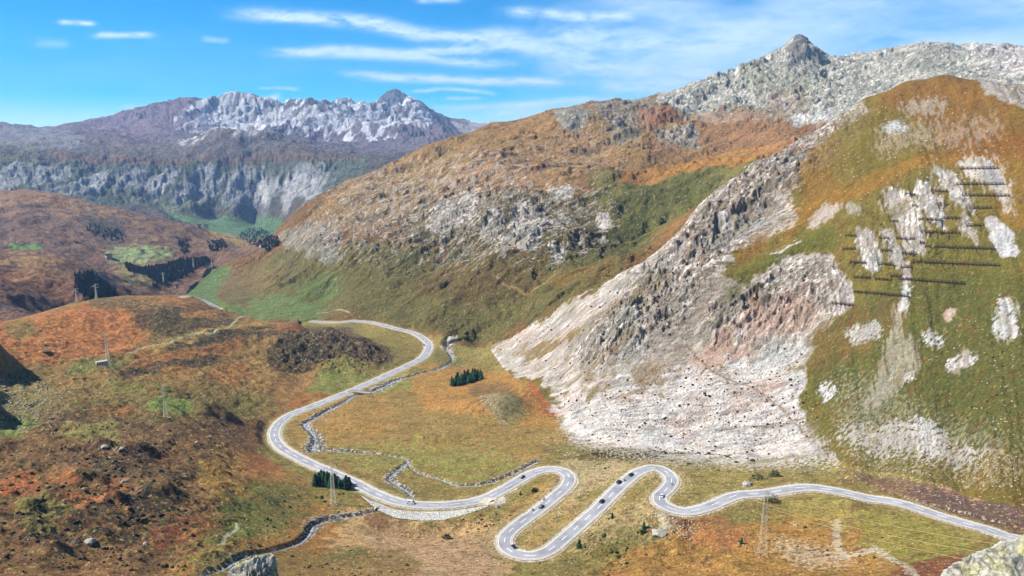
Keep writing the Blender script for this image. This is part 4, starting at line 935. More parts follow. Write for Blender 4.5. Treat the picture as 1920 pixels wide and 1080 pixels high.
def boulder(px, py, wpx, hpx, mt, label, name='boulder', sub=3, d=None, seed=0, deep=None):
    if d is None: x, y, z = hit(px, py)
    else:
        a_, T_ = ray(px, py); x, y, z = d*math.sin(a_), d*math.cos(a_), d*float(T_)
    dist = math.sqrt(x*x+y*y+z*z); rx = wpx/2*dist/F; rz = hpx*dist/F
    v, f = ico(sub); v = v.copy(); v0 = v.copy()
    g_ = np.random.RandomState(seed); NN = g_.normal(size=(26, 3)); NN /= np.linalg.norm(NN, axis=1)[:, None]; dd = g_.uniform(.62, 1.0, 26)
    dt = np.maximum(v0@NN.T, 1e-3); r_ = np.minimum((dd/dt).min(1), 1.25)*(1+.10*n3(v0, 1.3, seed))+(.13 if sub > 4 else .05)*n3(v0, 3.4, seed+3, 4, True)+(.05*n3(v0, 9, seed+5, 3, True) if sub > 4 else 0)
    v *= r_[:, None]; v[:, 2] = np.where(v[:, 2] < -.2, -.2+(v[:, 2]+.2)*(.5 if not deep else deep/rz), v[:, 2])
    if deep: k = np.clip(-v[:, 2]*rz/deep, 0, 1); v[:, 0] *= 1+k*.9; v[:, 1] *= 1+k*.9
    v *= [rx, rx*.9, rz*(1 if d is None else 1)]
    return tag_at(obj_mesh(name, [tuple(q) for q in v], [tuple(map(int, q)) for q in f], (mt,), sub > 5), (x, y, z), label, 'rock')
def tag_at(o, loc, label, cat): o.location = loc; return tag(o, label, cat)
for a in ((1402, 912, 24, 8, rockm, 'large pale flat-topped boulder on the grass just above the road, left of the two bushes'), (168, 1016, 18, 8, rockm, 'rounded grey boulder in the dark heather at lower left'), (140, 1017, 14, 6, rockd, 'dark boulder just left of the rounded grey boulder'),
          (273, 1021, 12, 6, rockm, 'small pale boulder on the rust slope right of the rounded grey boulder'), (369, 831, 7, 6, rockm, 'small upright grey boulder below the hillside track'), (232, 903, 13, 4, rockm, 'low white slab between orange patches on the left slope'),
          (228, 842, 11, 5, rockm, 'craggy white boulder on the brown hummock at left'), (196, 838, 12, 4, rockm, 'long pale boulder left of the craggy white boulder'), (262, 855, 12, 4, rockd, 'grey boulder right of the craggy white boulder'), (87, 660, 15, 4, rockd, 'flat grey slab on the orange slope above the stone field'),
          (932, 952, 10, 6, rockm, 'round pale boulder below the paved lay-by'), (848, 640, 22, 11, rockm, 'white rock face beside the gorge right of the far bend', 'rock_outcrop', 4), (1238, 1000, 30, 7, rockm, 'greenish white outcrop between dark shrubs under the third bend', 'rock_outcrop', 4),
          (1492, 985, 8, 4, rockm, 'pale boulder on ochre grass right of the large pylon')):
    boulder(*a, seed=int(a[0]))
m, t, b_ = node_mat('lichen_rock'); N = t.nodes.new; tc = N('ShaderNodeTexCoord'); n1 = N('ShaderNodeTexNoise'); n1.inputs['Scale'].default_value = 1.1; n1.inputs['Detail'].default_value = 8; n1.inputs['Roughness'].default_value = .7; n1.inputs['Distortion'].default_value = 1.2
n2 = N('ShaderNodeTexNoise'); n2.inputs['Scale'].default_value = .45; n2.inputs['Detail'].default_value = 4
for q in (n1, n2): t.links.new(tc.outputs['Object'], q.inputs['Vector'])
cr_ = N('ShaderNodeValToRGB'); e = cr_.color_ramp.elements; e[0].position = .36; e[0].color = tuple(lin('6c685e'))+(1,); e[1].position = .62; e[1].color = tuple(lin('f4eede'))+(1,); e.new(.47).color = tuple(lin('c6c2b4'))+(1,)
c2_ = N('ShaderNodeValToRGB'); e = c2_.color_ramp.elements; e[0].position = .5; e[0].color = (1, 1, 1, 1); e[1].position = .66; e[1].color = (.92, .9, .45, 1)
mx = N('ShaderNodeMix'); mx.data_type = 'RGBA'; mx.blend_type = 'MULTIPLY'; mx.inputs[0].default_value = 1; bp = N('ShaderNodeBump'); bp.inputs['Distance'].default_value = .5
t.links.new(n1.outputs['Fac'], cr_.inputs[0]); t.links.new(n2.outputs['Fac'], c2_.inputs[0]); t.links.new(cr_.outputs[0], mx.inputs[6]); t.links.new(c2_.outputs[0], mx.inputs[7]); t.links.new(mx.outputs[2], b_.inputs['Base Color']); t.links.new(n1.outputs['Fac'], bp.inputs['Height']); t.links.new(bp.outputs[0], b_.inputs['Normal'])
boulder(1962, 1100, 205, 84, m, 'rough lichen-covered white and grey rock outcrop close by in the bottom right corner', 'rock_outcrop', 7, 60, 40, 26)
boulder(487, 1098, 78, 60, m, 'pointed white boulder close by at the bottom edge, left of centre', 'boulder', 6, 90, 44, 24)
boulder(440, 1112, 60, 38, m, 'low pale rock cut by the bottom edge, just left of the pointed white boulder', 'boulder', 5, 88, 47, 24)
# ---------------- trees
needle = mat('spruce_needles', '2e5a36', .9, .15, scale=1.2, col2='1a3a28'); barkm = mat('bark', '4a3828', .95, .1)
_t = needle.node_tree; _o = _t.nodes.new('ShaderNodeObjectInfo'); _h = _t.nodes.new('ShaderNodeHueSaturation'); _mr = _t.nodes.new('ShaderNodeMapRange'); _mr.inputs[3].default_value = .6; _mr.inputs[4].default_value = 1.7
_b = _t.nodes['Principled BSDF']; _l = _b.inputs['Base Color'].links[0].from_socket; _t.links.new(_o.outputs['Random'], _mr.inputs[0]); _t.links.new(_mr.outputs[0], _h.inputs['Value']); _t.links.new(_l, _h.inputs['Color']); _t.links.new(_h.outputs[0], _b.inputs['Base Color'])
def spruce(h, seed):
    g = random.Random(seed); root = thing('spruce', 'spruce', 'tree')
    m_ = MB(); m_.bar((0, 0, -.3), (0, 0, h*.95), h*.025, 6, r2=.02); m_.build('trunk', barkm, root)
    m_ = MB(); tiers = 11
    for k in range(tiers):
        z = h*(.08+.86*k/tiers); r = h*.24*(1-k/tiers)**.8*g.uniform(.85, 1.12)+.06; n = 9; a0 = g.random()*6
        for j in range(n):
            a = a0+2*math.pi*j/n+g.uniform(-.2, .2); rr_ = r*g.uniform(.7, 1.2); w_ = .42
            tip = (rr_*math.cos(a), rr_*math.sin(a), z-h*.05*g.uniform(.4, 1.2)); mid_ = .55*rr_
            l = (mid_*math.cos(a+w_), mid_*math.sin(a+w_), z-.01*h); r_ = (mid_*math.cos(a-w_), mid_*math.sin(a-w_), z-.01*h)
            m_.add([(0, 0, z+h*.07), l, tip, r_, (0, 0, z-h*.02)], [(0, 1, 2), (0, 2, 3), (4, 2, 1), (4, 3, 2)])
    m_.build('crown', needle, root); return root
protos = [spruce(1.0, s) for s in range(4)]; used = [False]*4
def put_tree(px, py, hpx, label, group=None, xy=None):
    k = rnd.randrange(4); x, y, z = hit(px, py) if xy is None else xy
    o = protos[k] if not used[k] else copy_tree(protos[k]); used[k] = True
    h = hpx*math.sqrt(x*x+y*y+z*z)/F/.93; w_ = rnd.uniform(.9, 1.25); o.location = (x, y, z-.1); o.scale = (h*w_*1.15, h*w_*1.15, h); o.rotation_euler = (0, 0, rnd.random()*6); o['label'] = label; o['category'] = 'tree'
    if group: o['group'] = group
def grove(corners, nu, nv, hpx, label, group):
    c = [hit(*p) for p in PP(corners)]
    for j in range(nv):
        for i in range(nu):
            u_ = (i+.5)/nu+rnd.uniform(-.04, .04); v_ = (j+.5)/nv+rnd.uniform(-.05, .05)
            x = (c[0][0]*(1-u_)+c[1][0]*u_)*(1-v_)+(c[3][0]*(1-u_)+c[2][0]*u_)*v_; y = (c[0][1]*(1-u_)+c[1][1]*u_)*(1-v_)+(c[3][1]*(1-u_)+c[2][1]*u_)*v_
            put_tree(0, 0, hpx*rnd.uniform(.6, 1.2), label, group, (x, y, gz(x, y)))
grove('846,727 905,712 898,701 846,715', 10, 4, 15, 'small dark spruce packed in the oblong grove on the orange knoll', 'spruces in the grove on the knoll')
grove('588,911 650,919 662,908 600,902', 9, 4, 21, 'dark spruce packed in the grove just below the road beside the lattice pylon', 'spruces in the grove under the road')
for a in ((1086, 1028, 18, 'dark spruce alone on the slope just right of the lowest hairpin'), (1148, 972, 12, 'small dark spruce on pale stony ground below the third bend'), (1390, 1019, 12, 'tiny dark spruce left of the large pylon, alone on rust grass'), (1207, 991, 15, 'dark narrow spruce at the left edge of the greenish white outcrop'), (976, 928, 8, 'tiny spruce inside the first hairpin')):
    put_tree(*a)
leaf = mat('bush_leaves', '37532a', .9, .15, scale=1.5, col2='1c3020')
def bush(px, py, wpx, hpx, label, seed):
    x, y, z = hit(px, py); s = math.sqrt(x*x+y*y+z*z)/F; g = random.Random(seed); root = thing('bush', label, 'bush', (x, y, z))
    m_ = MB()
    for k in range(420):
        a = g.random()*6.28; b = math.acos(g.uniform(-.1, 1)); r = g.uniform(.55, 1.02)*(1+.25*math.sin(3*a+seed)); c = Vector((wpx/2*s*r*math.sin(b)*math.cos(a), wpx*.36*s*r*math.sin(b)*math.sin(a), max(.05, hpx*s*r*math.cos(b))))
        u_ = Vector((g.gauss(0, 1), g.gauss(0, 1), g.gauss(0, 1))).normalized(); w_ = u_.orthogonal().normalized(); e_ = s*g.uniform(.5, 1.1)
        m_.add([c-u_*e_, c+w_*e_, c+u_*e_, c-w_*e_*.6], [(0, 1, 2, 3)])
    m_.build('foliage', leaf, root); m_ = MB()
    for k in range(5): a = k*1.26; m_.bar((0, 0, -.2), (wpx*.2*s*math.cos(a), wpx*.2*s*math.sin(a), hpx*.5*s), .06, 4)
    m_.build('stem', barkm, root)
bush(1421, 899, 34, 13, 'wide dark green bush above the road, left one of the touching pair', 3); bush(1453, 893, 22, 13, 'smaller dark green bush above the road, right one of the touching pair', 4)
bush(1448, 941, 26, 13, 'dark green bush at the lower road edge right of the large pylon', 5); bush(838, 1010, 18, 11, 'dark bush on stony ground below the road, left of the lowest hairpin', 6)
bush(1206, 1000, 14, 9, 'low dark bush touching the greenish white outcrop', 7); bush(1002, 922, 13, 8, 'low green bush inside the first hairpin, right of the tiny spruce', 8)
# far woods: one mass
def forest():
    g = random.Random(9); VV = []; FF = []; n = 0; t_ = np.linspace(0, 2*math.pi, 6)[:-1]
    for pts, cnt in (('232,490 262,500 300,496 340,484 392,482 400,490 370,500 340,520 300,532 285,520 262,512 240,506', 1500), ('140,512 172,508 200,528 228,556 200,562 160,556 140,540', 420), ('452,432 480,424 505,434 520,446 528,440 520,462 500,466 470,456 450,444', 420), ('336,444 350,446 356,470 342,474 334,460', 90), ('388,448 420,448 428,462 400,470 390,462', 150), ('160,418 205,422 240,440 236,452 200,448 165,434', 110), ('282,540 300,536 290,528', 20)):
        a = raster(PP(pts), 2); P = PP(pts); xs = [p[0] for p in P]; ys = [p[1] for p in P]; k = 0
        while k < cnt:
            px, py = g.uniform(min(xs), max(xs)), g.uniform(min(ys), max(ys))
            if a[int((py-OY)/2), int((px-OX)/2)] < .5: continue
            x, y, z = hit(px, py+2, rmin=1200); h = g.uniform(4, 9)*(1.3 if y > 3000 else 1); r = h*.3
            VV.append(np.concatenate([np.stack([x+r*np.cos(t_+k), y+r*np.sin(t_+k), 0*t_+z-.5], 1), [[x, y, z+h]]])); FF += [(n+i, n+(i+1) % 5, n+5) for i in range(5)]; n += 6; k += 1
    o = obj_mesh('forest', [tuple(q) for q in np.concatenate(VV)], FF, (mat('far_spruce', '1a3436', .95, .1, scale=.02, col2='142c2c'),)); o['kind'] = 'stuff'; o['label'] = 'dark blue-green conifer woods far down the valley'
forest()
# ---------------- pylons and wires
steel = mat('galvanised_steel', 'e6e2cc', .6, .4, scale=.5, col2='c6c2b0')
def pylon(px, py, pyt, label, arms, rz=0.0, grp='pylons of the power line', rb=.11, bw=None):
    x, y, z = hit(px, py); T1 = float(ray(px, pyt)[1]); h = math.hypot(x, y)*T1 - z; h *= 1.0
    root = thing('lattice_pylon', label, 'pylon', (x, y, z), math.atan2(-x, y)+rz, grp); root.rotation_euler = (0, 0, -math.atan2(x, y)+rz)
    bw = bw or h*.12; tw = h*.03; m_ = MB(); n = 16; lv = [(h*(1-(1-k/n)**1.15)) for k in range(n+1)]
    W_ = lambda q: bw+(tw-bw)*(q/h)**.8
    for sx, sy in ((-1, -1), (1, -1), (1, 1), (-1, 1)):
        for a, b in zip(lv[:-1], lv[1:]): m_.bar((sx*W_(a)/2, sy*W_(a)/2, a-(.6 if a == 0 else 0)), (sx*W_(b)/2, sy*W_(b)/2, b), rb, 4)
    cs_ = ((-1, -1), (1, -1), (1, 1), (-1, 1))
    for k, (a, b) in enumerate(zip(lv[:-1], lv[1:])):
        for i in range(4):
            c, d = cs_[i], cs_[(i+1) % 4]; e_, f_ = W_(a)/2, W_(b)/2
            m_.bar((c[0]*e_, c[1]*e_, a), (d[0]*f_, d[1]*f_, b), rb*.6, 3); m_.bar((d[0]*e_, d[1]*e_, a), (c[0]*f_, c[1]*f_, b), rb*.6, 3)
    m_.build('lattice_mast', steel, root)
    tips = []
    for hz, l in arms:
        m_ = MB(); q = h*hz; sgn = 1 if l > 0 else -1; e_ = W_(q)/2
        for s in (-1, 1): m_.bar((sgn*e_, s*e_, q), (l, 0, q+.1), rb*.8, 4); m_.bar((sgn*e_, s*e_, q+1.3), (l, 0, q+.15), rb*.7, 4)
        am = m_.build('cross_arm', steel, root); m_ = MB(); m_.bar((l, 0, q), (l, 0, q-1.1), .11, 6)
        for k in range(4): m_.bar((l, 0, q-.25-k*.22), (l, 0, q-.33-k*.22), .2, 6)
        m_.build('insulator', mat('insulator', '6a5a50', .3, .5), am)
        a = root.rotation_euler[2]; tips.append(Vector((x+l*math.cos(a), y+l*math.sin(a), z+q-1.1)))
    for sx, sy in cs_: m_ = MB(); m_.box((sx*bw/2, sy*bw/2, -.1), (.9, .9, .8)); m_.build('footing', conc, root)
    return tips
tp1 = pylon(1429, 1042, 917, 'tall pale lattice pylon standing in front of the road at lower right', ((.93, 3.2), (.84, -3.2), (.75, 3.2)), .3, rb=.075)
pylon(625, 946, 868, 'lattice pylon in front of the spruce grove beside the road', ((.93, 3), (.84, -3), (.75, 3)), .3, rb=.08)
pylon(311, 783, 722, 'thin lattice pylon on the brown slope at left, nearer than the white hut', ((.93, 3), (.84, -3), (.75, 3)), .2, rb=.07)
pylon(203, 684, 625, 'lattice pylon rising behind the small white hut on the orange slope', ((.93, 3), (.84, -3), (.75, 3)), .2, rb=.09)
for px, a, b, l in ((181, 560, 532, 'distant pylon against the dark wood, right one of the pair behind the orange crest'), (144, 566, 540, 'distant pylon at the left edge of the dark wood, left one of the pair'), (307, 532, 510, 'distant pylon below the large dark wood, right of the green meadow edge'), (363, 503, 484, 'distant pylon above the green meadow, just left of the farthest visible one'), (397, 500, 482, 'farthest pylon near the valley road behind the meadow')):
    pylon(px, a, b, l, ((.93, 4), (.84, -4), (.75, 4)), .2, rb=.2)
wire = mat('wire', 'c8a468', .5, .4)
for i, (tp, (ex, ey, ed), l) in enumerate(zip(tp1, ((2010, 1040, 250), (2010, 1062, 246), (2000, 1085, 243)), ('top wire running from the tall pylon to the right', 'middle wire running from the tall pylon to the right', 'lowest wire running from the tall pylon to the right'))):
    a_, T_ = ray(ex, ey); e_ = Vector((ed*math.sin(a_), ed*math.cos(a_), ed*float(T_))); m_ = MB(); pr = None
    for k in range(31):
        u_ = k/30; p = tp.lerp(e_, u_); p.z -= 5*u_*(1-u_)*2
        if pr is not None: m_.bar(pr, p, .075, 4)
        pr = p.copy()
    tag(m_.build('power_line', wire), l, 'wire', 'wires of the power line')
# ---------------- avalanche barriers
BAR = '''1800,316,1871,315,topmost|1794,345,1882,345,second from the top|1804,366,1892,367,third from the top|1818,390,1859,390,fourth from the top|1812,423,1844,422,fifth from the top|1757,463,1865,467,sixth from the top|1713,491,1873,498,seventh from the top and longest|1687,523,1808,532,lowest
1746,358,1776,359,topmost|1757,383,1778,383,second from the top|1770,409,1799,409,third from the top, right part|1722,411,1762,412,third from the top, left part|1728,435,1799,437,fourth from the top|1725,455,1733,456,very short fifth one|1735,463,1744,463,lowest and very short
1698,364,1715,365,topmost|1711,386,1719,386,second from the top, very short|1668,415,1683,415,third from the top|1681,447,1715,448,fourth from the top|1691,475,1719,476,fifth from the top|1690,500,1708,501,sixth from the top|1670,517,1690,518,seventh from the top|1601,547,1703,556,lowest and longest
1649,446,1666,447,right part of the first row|1585,442,1605,442,left part of the first row|1652,469,1672,470,right part of the second row|1580,466,1604,467,left part of the second row|1646,495,1675,497,right part of the third row|1594,492,1623,493,left part of the third row|1641,523,1671,525,right part of the fourth row|1601,520,1631,521,left part of the fourth row|1560,568,1600,573,lowest, alone at the left'''
rust = mat('rusty_steel', '3c2a24', .8, .3, scale=.4, col2='241a18')
for colm, where in zip(BAR.split('\n'), ('rightmost', 'second from right', 'third from right', 'leftmost')):
    for s in colm.split('|'):
        x0, y0, x1, y1, nm = s.split(',', 4); x0, y0, x1, y1 = map(float, (x0, y0, x1, y1)); n = max(2, int((x1-x0)/7)+1)
        P = [hp(x0+(x1-x0)*k/(n-1), y0+(y1-y0)*k/(n-1)+2) for k in range(n)]; c = P[0]
        zs_ = [p.z for p in P]
        for _ in range(2): zs_ = [zs_[0]]+[(zs_[i-1]+zs_[i]*2+zs_[i+1])/4 for i in range(1, n-1)]+[zs_[-1]]
        root = thing('avalanche_barrier', 'dark avalanche barrier, %s, %s column' % (nm, where), 'avalanche barrier', tuple(c), 0, 'avalanche barriers on the right slope')
        H = 2.3; m_ = MB(); q = [Vector((p.x-c.x, p.y-c.y, z_-c.z)) for p, z_ in zip(P, zs_)]
        for a, b in zip(q[:-1], q[1:]):
            for k in range(5): o_ = Vector((0, .55*k*.3, .35+k*(H-.35)/4)); m_.bar(a+o_, b+o_, .13, 4)
        m_.build('cross_beams', rust, root)
        for a in q:
            m_ = MB(); m_.bar(a+Vector((0, -.1, -.5)), a+Vector((0, .75, H+.2)), .17, 5); m_.bar(a+Vector((0, -2.2, -1.2)), a+Vector((0, .4, H*.75)), .13, 5); m_.build('post', rust, root)
# ---------------- buildings
wallm = mat('white_render', 'dedad0', .9, .2, scale=.5, col2='c4c0b4'); roofm = mat('dark_roof', '5c5650', .85, .2, scale=.6, col2='46413c'); glass = mat('window_glass', (.03, .035, .04), .2, .5); wood = mat('wood', '5c4430', .9, .2)
def house(px, py, wpx, hpx, label, rz=0, flat=False, name='house', wm=None, depth=.7):
    x, y, z = hit(px, py); s = math.sqrt(x*x+y*y+z*z)/F; w_, h, d = wpx*s, hpx*s, wpx*s*depth
    r = thing(name, label, 'building', (x, y, z), -math.atan2(x, y)+rz); m_ = MB(); m_.box((0, 0, h*.5-.6), (w_, d, h+1.2)); m_.build('wall', wm or wallm, r)
    m_ = MB()
    if flat: m_.box((0, 0, h+.15), (w_+.6, d+.6, .3)); m_.build('roof', conc, r)
    else:
        e_, k = .5, h*.55; V = [(-w_/2-e_, -d/2-e_, h), (w_/2+e_, -d/2-e_, h), (w_/2+e_, d/2+e_, h), (-w_/2-e_, d/2+e_, h), (-w_/2-e_, 0, h+k), (w_/2+e_, 0, h+k)]
        m_.add(V, [(0, 1, 5, 4), (2, 3, 4, 5), (0, 4, 3), (1, 2, 5), (3, 2, 1, 0)]); rf = m_.build('roof', roofm, r); m_ = MB(); m_.box((w_*.25, d*.1, h+k), (.8, .8, 1.8)); m_.build('chimney', conc, rf)
    for k in range(3):
        m_ = MB(); m_.box(((k-1)*w_*.28+.4, -d/2-.02, h*.6), (w_*.1, .08, h*.26)); m_.build('window', glass, r)
    m_ = MB(); m_.box((-w_*.42, -d/2-.03, h*.32), (w_*.1, .1, h*.62)); m_.build('door', wood, r)
house(191, 685, 17, 7, 'low white flat-roofed hut on the orange slope beside a pylon', .15, True, 'hut', depth=.5)
house(204, 484, 9, 5, 'white farmhouse on the far green meadow, left one of the two', .3); house(268, 474, 6, 4, 'small white house on the far green meadow, right one of the two', -.2)
house(373, 427, 6, 4, 'white farmhouse far down the valley, left one of the pair', .2); house(387, 427, 6, 4, 'white farmhouse far down the valley, right one of the pair', -.1)
house(492, 463, 8, 4, 'pale house at the valley bottom right beside the ridge foot and dark wood', .3); house(482, 461, 5, 3, 'small pale shed at the valley bottom, left of the pale house', 0, name='shed')
house(331, 540, 4, 4, 'small grey cabin on the green meadow left of the valley road', .3, name='cabin')
# ---------------- vehicles
tyre = mat('tyre', (.02, .02, .022), .8, .2); win = mat('car_glass', (.02, .025, .03), .15, .5); lamp = mat('headlight', (.8, .8, .78), .2, .5)
def car(colr, van=False):
    nm = 'parked_van' if van else 'car'; r = thing('van' if van else 'car', 'x', 'van' if van else 'car'); paint_ = mat('car_paint_'+colr, colr, .35, .5)
    L_, W_, H_ = (5.6, 2.0, 2.3) if van else (4.4, 1.8, 1.45); prof = [(-.5, .18), (-.5, .55), (-.47, .66), (-.33, .7), (-.2, 1.0), (.2, 1.0), (.36, .68), (.47, .6), (.5, .42), (.5, .18)]
    if van: prof = [(-.5, .15), (-.5, .9), (-.48, 1.0), (.28, 1.0), (.38, .62), (.48, .52), (.5, .35), (.5, .15)]
    V = []; n = len(prof)
    for s in (-1, 1):
        for a, b in prof: V.append((a*L_, s*W_/2*(.82 if b > .72 else 1), b*H_))
    m_ = MB(); m_.add(V, [tuple(range(n)), tuple(range(n, 2*n))[::-1]]+[(k, k+n, (k+1) % n+n, (k+1) % n) for k in range(n)]); m_.build('body', paint_, r)
    for s in (-1, 1):
        m_ = MB(); y = s*W_/2*.93; m_.add([(-.27*L_, y, .71*H_), (.3*L_, y, .71*H_), (.18*L_, s*W_/2*.835, .95*H_), (-.19*L_, s*W_/2*.835, .95*H_)], [(0, 1, 2, 3)]); m_.build('side_window', win, r)
        m_ = MB(); m_.box((.5*L_, s*W_*.36, .48*H_), (.08, .35, .18)); m_.build('headlight', lamp, r)
        for a in (-.32, .32):
            m_ = MB(); m_.bar((a*L_, s*W_*.42, .33), (a*L_, s*W_*.52, .33), .33, 12); m_.build('wheel', tyre, r)
    a, b = (prof[4], prof[3]) if van else (prof[5], prof[6]); 
    m_ = MB(); m_.add([(a[0]*L_+.06 if van else a[0]*L_+.06, -W_*.37, (b if van else a)[1]*0+a[1]*H_), (a[0]*L_+.06, W_*.37, a[1]*H_), (b[0]*L_+.05, W_*.42, b[1]*H_), (b[0]*L_+.05, -W_*.42, b[1]*H_)], [(0, 3, 2, 1)]); m_.build('windscreen', win, r)
    return r
def on_road(o, px, py, P, label, flip=False, grp=None):
    x, y, z = hit(px, py); d = np.hypot(P[:, 0]-x, P[:, 1]-y); i = int(np.clip(np.argmin(d), 2, len(P)-3)); t_ = P[i+2, :2]-P[i-2, :2]
    o.location = (x, y, P[i, 2]+.13); o.rotation_euler = (0, 0, math.atan2(t_[1], t_[0])+(math.pi if flip else 0)); o['label'] = label
    if grp: o['group'] = grp
G_ = 'vehicles on the pass road'
for px, py, c, fl, l in ((979, 896, '5a6068', 0, 'dark grey car climbing to the first hairpin from the lay-by'), (1015, 952, '2c3036', 1, 'dark car with pale roof between two motorcycles on the left hairpin leg'), (964, 1028, '16181c', 0, 'black car rounding the lowest hairpin'), (1183, 892, '121418', 1, 'black car near the top of the right hairpin leg, leading one of the close pair'), (1160, 906, '121418', 1, 'black car on the right hairpin leg, rear one of the close pair'), (1128, 942, '121418', 1, 'black car halfway down the right hairpin leg'), (1241, 932, 'e4e6e8', 0, 'white car on the third bend'), (921, 940, 'f0f0f0', 0, 'white car parked in the paved lay-by'), (795, 648, '8a9098', 0, 'grey car parked inside the far bend'), (359, 531, '1c1e22', 0, 'tiny dark car on the distant valley road')):
    o = car(c); on_road(o, px, py, road_v if py < 560 else road_w, l, bool(fl), G_)
o = car('eceeee', True); on_road(o, 770, 945, road_w, 'white van driving along the road above the stone wall', False, G_)
def bike():
    r = thing('motorcycle', 'x', 'motorcycle'); blk = mat('bike_paint', (.03, .03, .035), .4, .5)
    for a in (-.7, .7): m_ = MB(); m_.bar((a, -.07, .33), (a, .07, .33), .33, 12); m_.build('wheel', tyre, r)
    m_ = MB(); m_.box((0, 0, .62), (.95, .28, .4), top=.7); m_.bar((.7, 0, .33), (.45, 0, 1.0), .05); m_.bar((-.7, 0, .33), (-.1, 0, .6), .06); m_.build('frame', blk, r)
    m_ = MB(); m_.bar((.42, -.38, 1.02), (.42, .38, 1.02), .025); m_.build('handlebar', blk, r); m_ = MB(); m_.box((-.35, 0, .86), (.6, .26, .12)); m_.build('seat', tyre, r)
    return r
def rider():
    import bmesh
    vs = [(-.3, 0, .95), (-.22, 0, 1.2), (-.1, 0, 1.42), (-.04, 0, 1.52), (-.02, 0, 1.72), (-.05, .2, 1.4), (.15, .27, 1.2), (.4, .3, 1.06), (-.05, -.2, 1.4), (.15, -.27, 1.2), (.4, -.3, 1.06), (.1, .18, .85), (.0, .2, .42), (.1, -.18, .85), (.0, -.2, .42)]
    ed = [(0, 1), (1, 2), (2, 3), (3, 4), (2, 5), (5, 6), (6, 7), (2, 8), (8, 9), (9, 10), (0, 11), (11, 12), (0, 13), (13, 14)]; rd_ = [.15, .16, .17, .07, .14, .09, .06, .05, .09, .06, .05, .1, .07, .1, .07]
    me = bpy.data.meshes.new('person'); me.from_pydata(vs, ed, []); o = bpy.data.objects.new('person', me); COL.objects.link(o); md = o.modifiers.new('s', 'SKIN'); me.skin_vertices[0].data[0].use_root = True
    for k, q in enumerate(rd_): me.skin_vertices[0].data[k].radius = (q, q)
    o.modifiers.new('u', 'SUBSURF').levels = 1; me.materials.append(mat('leathers', (.03, .03, .04), .6, .3)); return o
for i, (px, py, fl, l, l2) in enumerate(((1020, 938, 1, 'black motorcycle just above the pale-roofed car on the left hairpin leg', 'rider in dark clothing sitting on the motorcycle above the pale-roofed car'), (999, 958, 1, 'black motorcycle just below the pale-roofed car on the left hairpin leg', 'rider in dark clothing sitting on the motorcycle below the pale-roofed car'), (1171, 903, 1, 'motorcycle between the two black cars on the right hairpin leg', 'rider in dark clothing on the motorcycle between the two black cars'), (1260, 910, 0, 'motorcycle on the right side of the third bend', 'rider in dark clothing on the motorcycle at the third bend'))):
    o = bike(); on_road(o, px, py, road_w, l, bool(fl), G_); p = rider(); on_road(p, px, py, road_w, l2, bool(fl)); p['category'] = 'person'
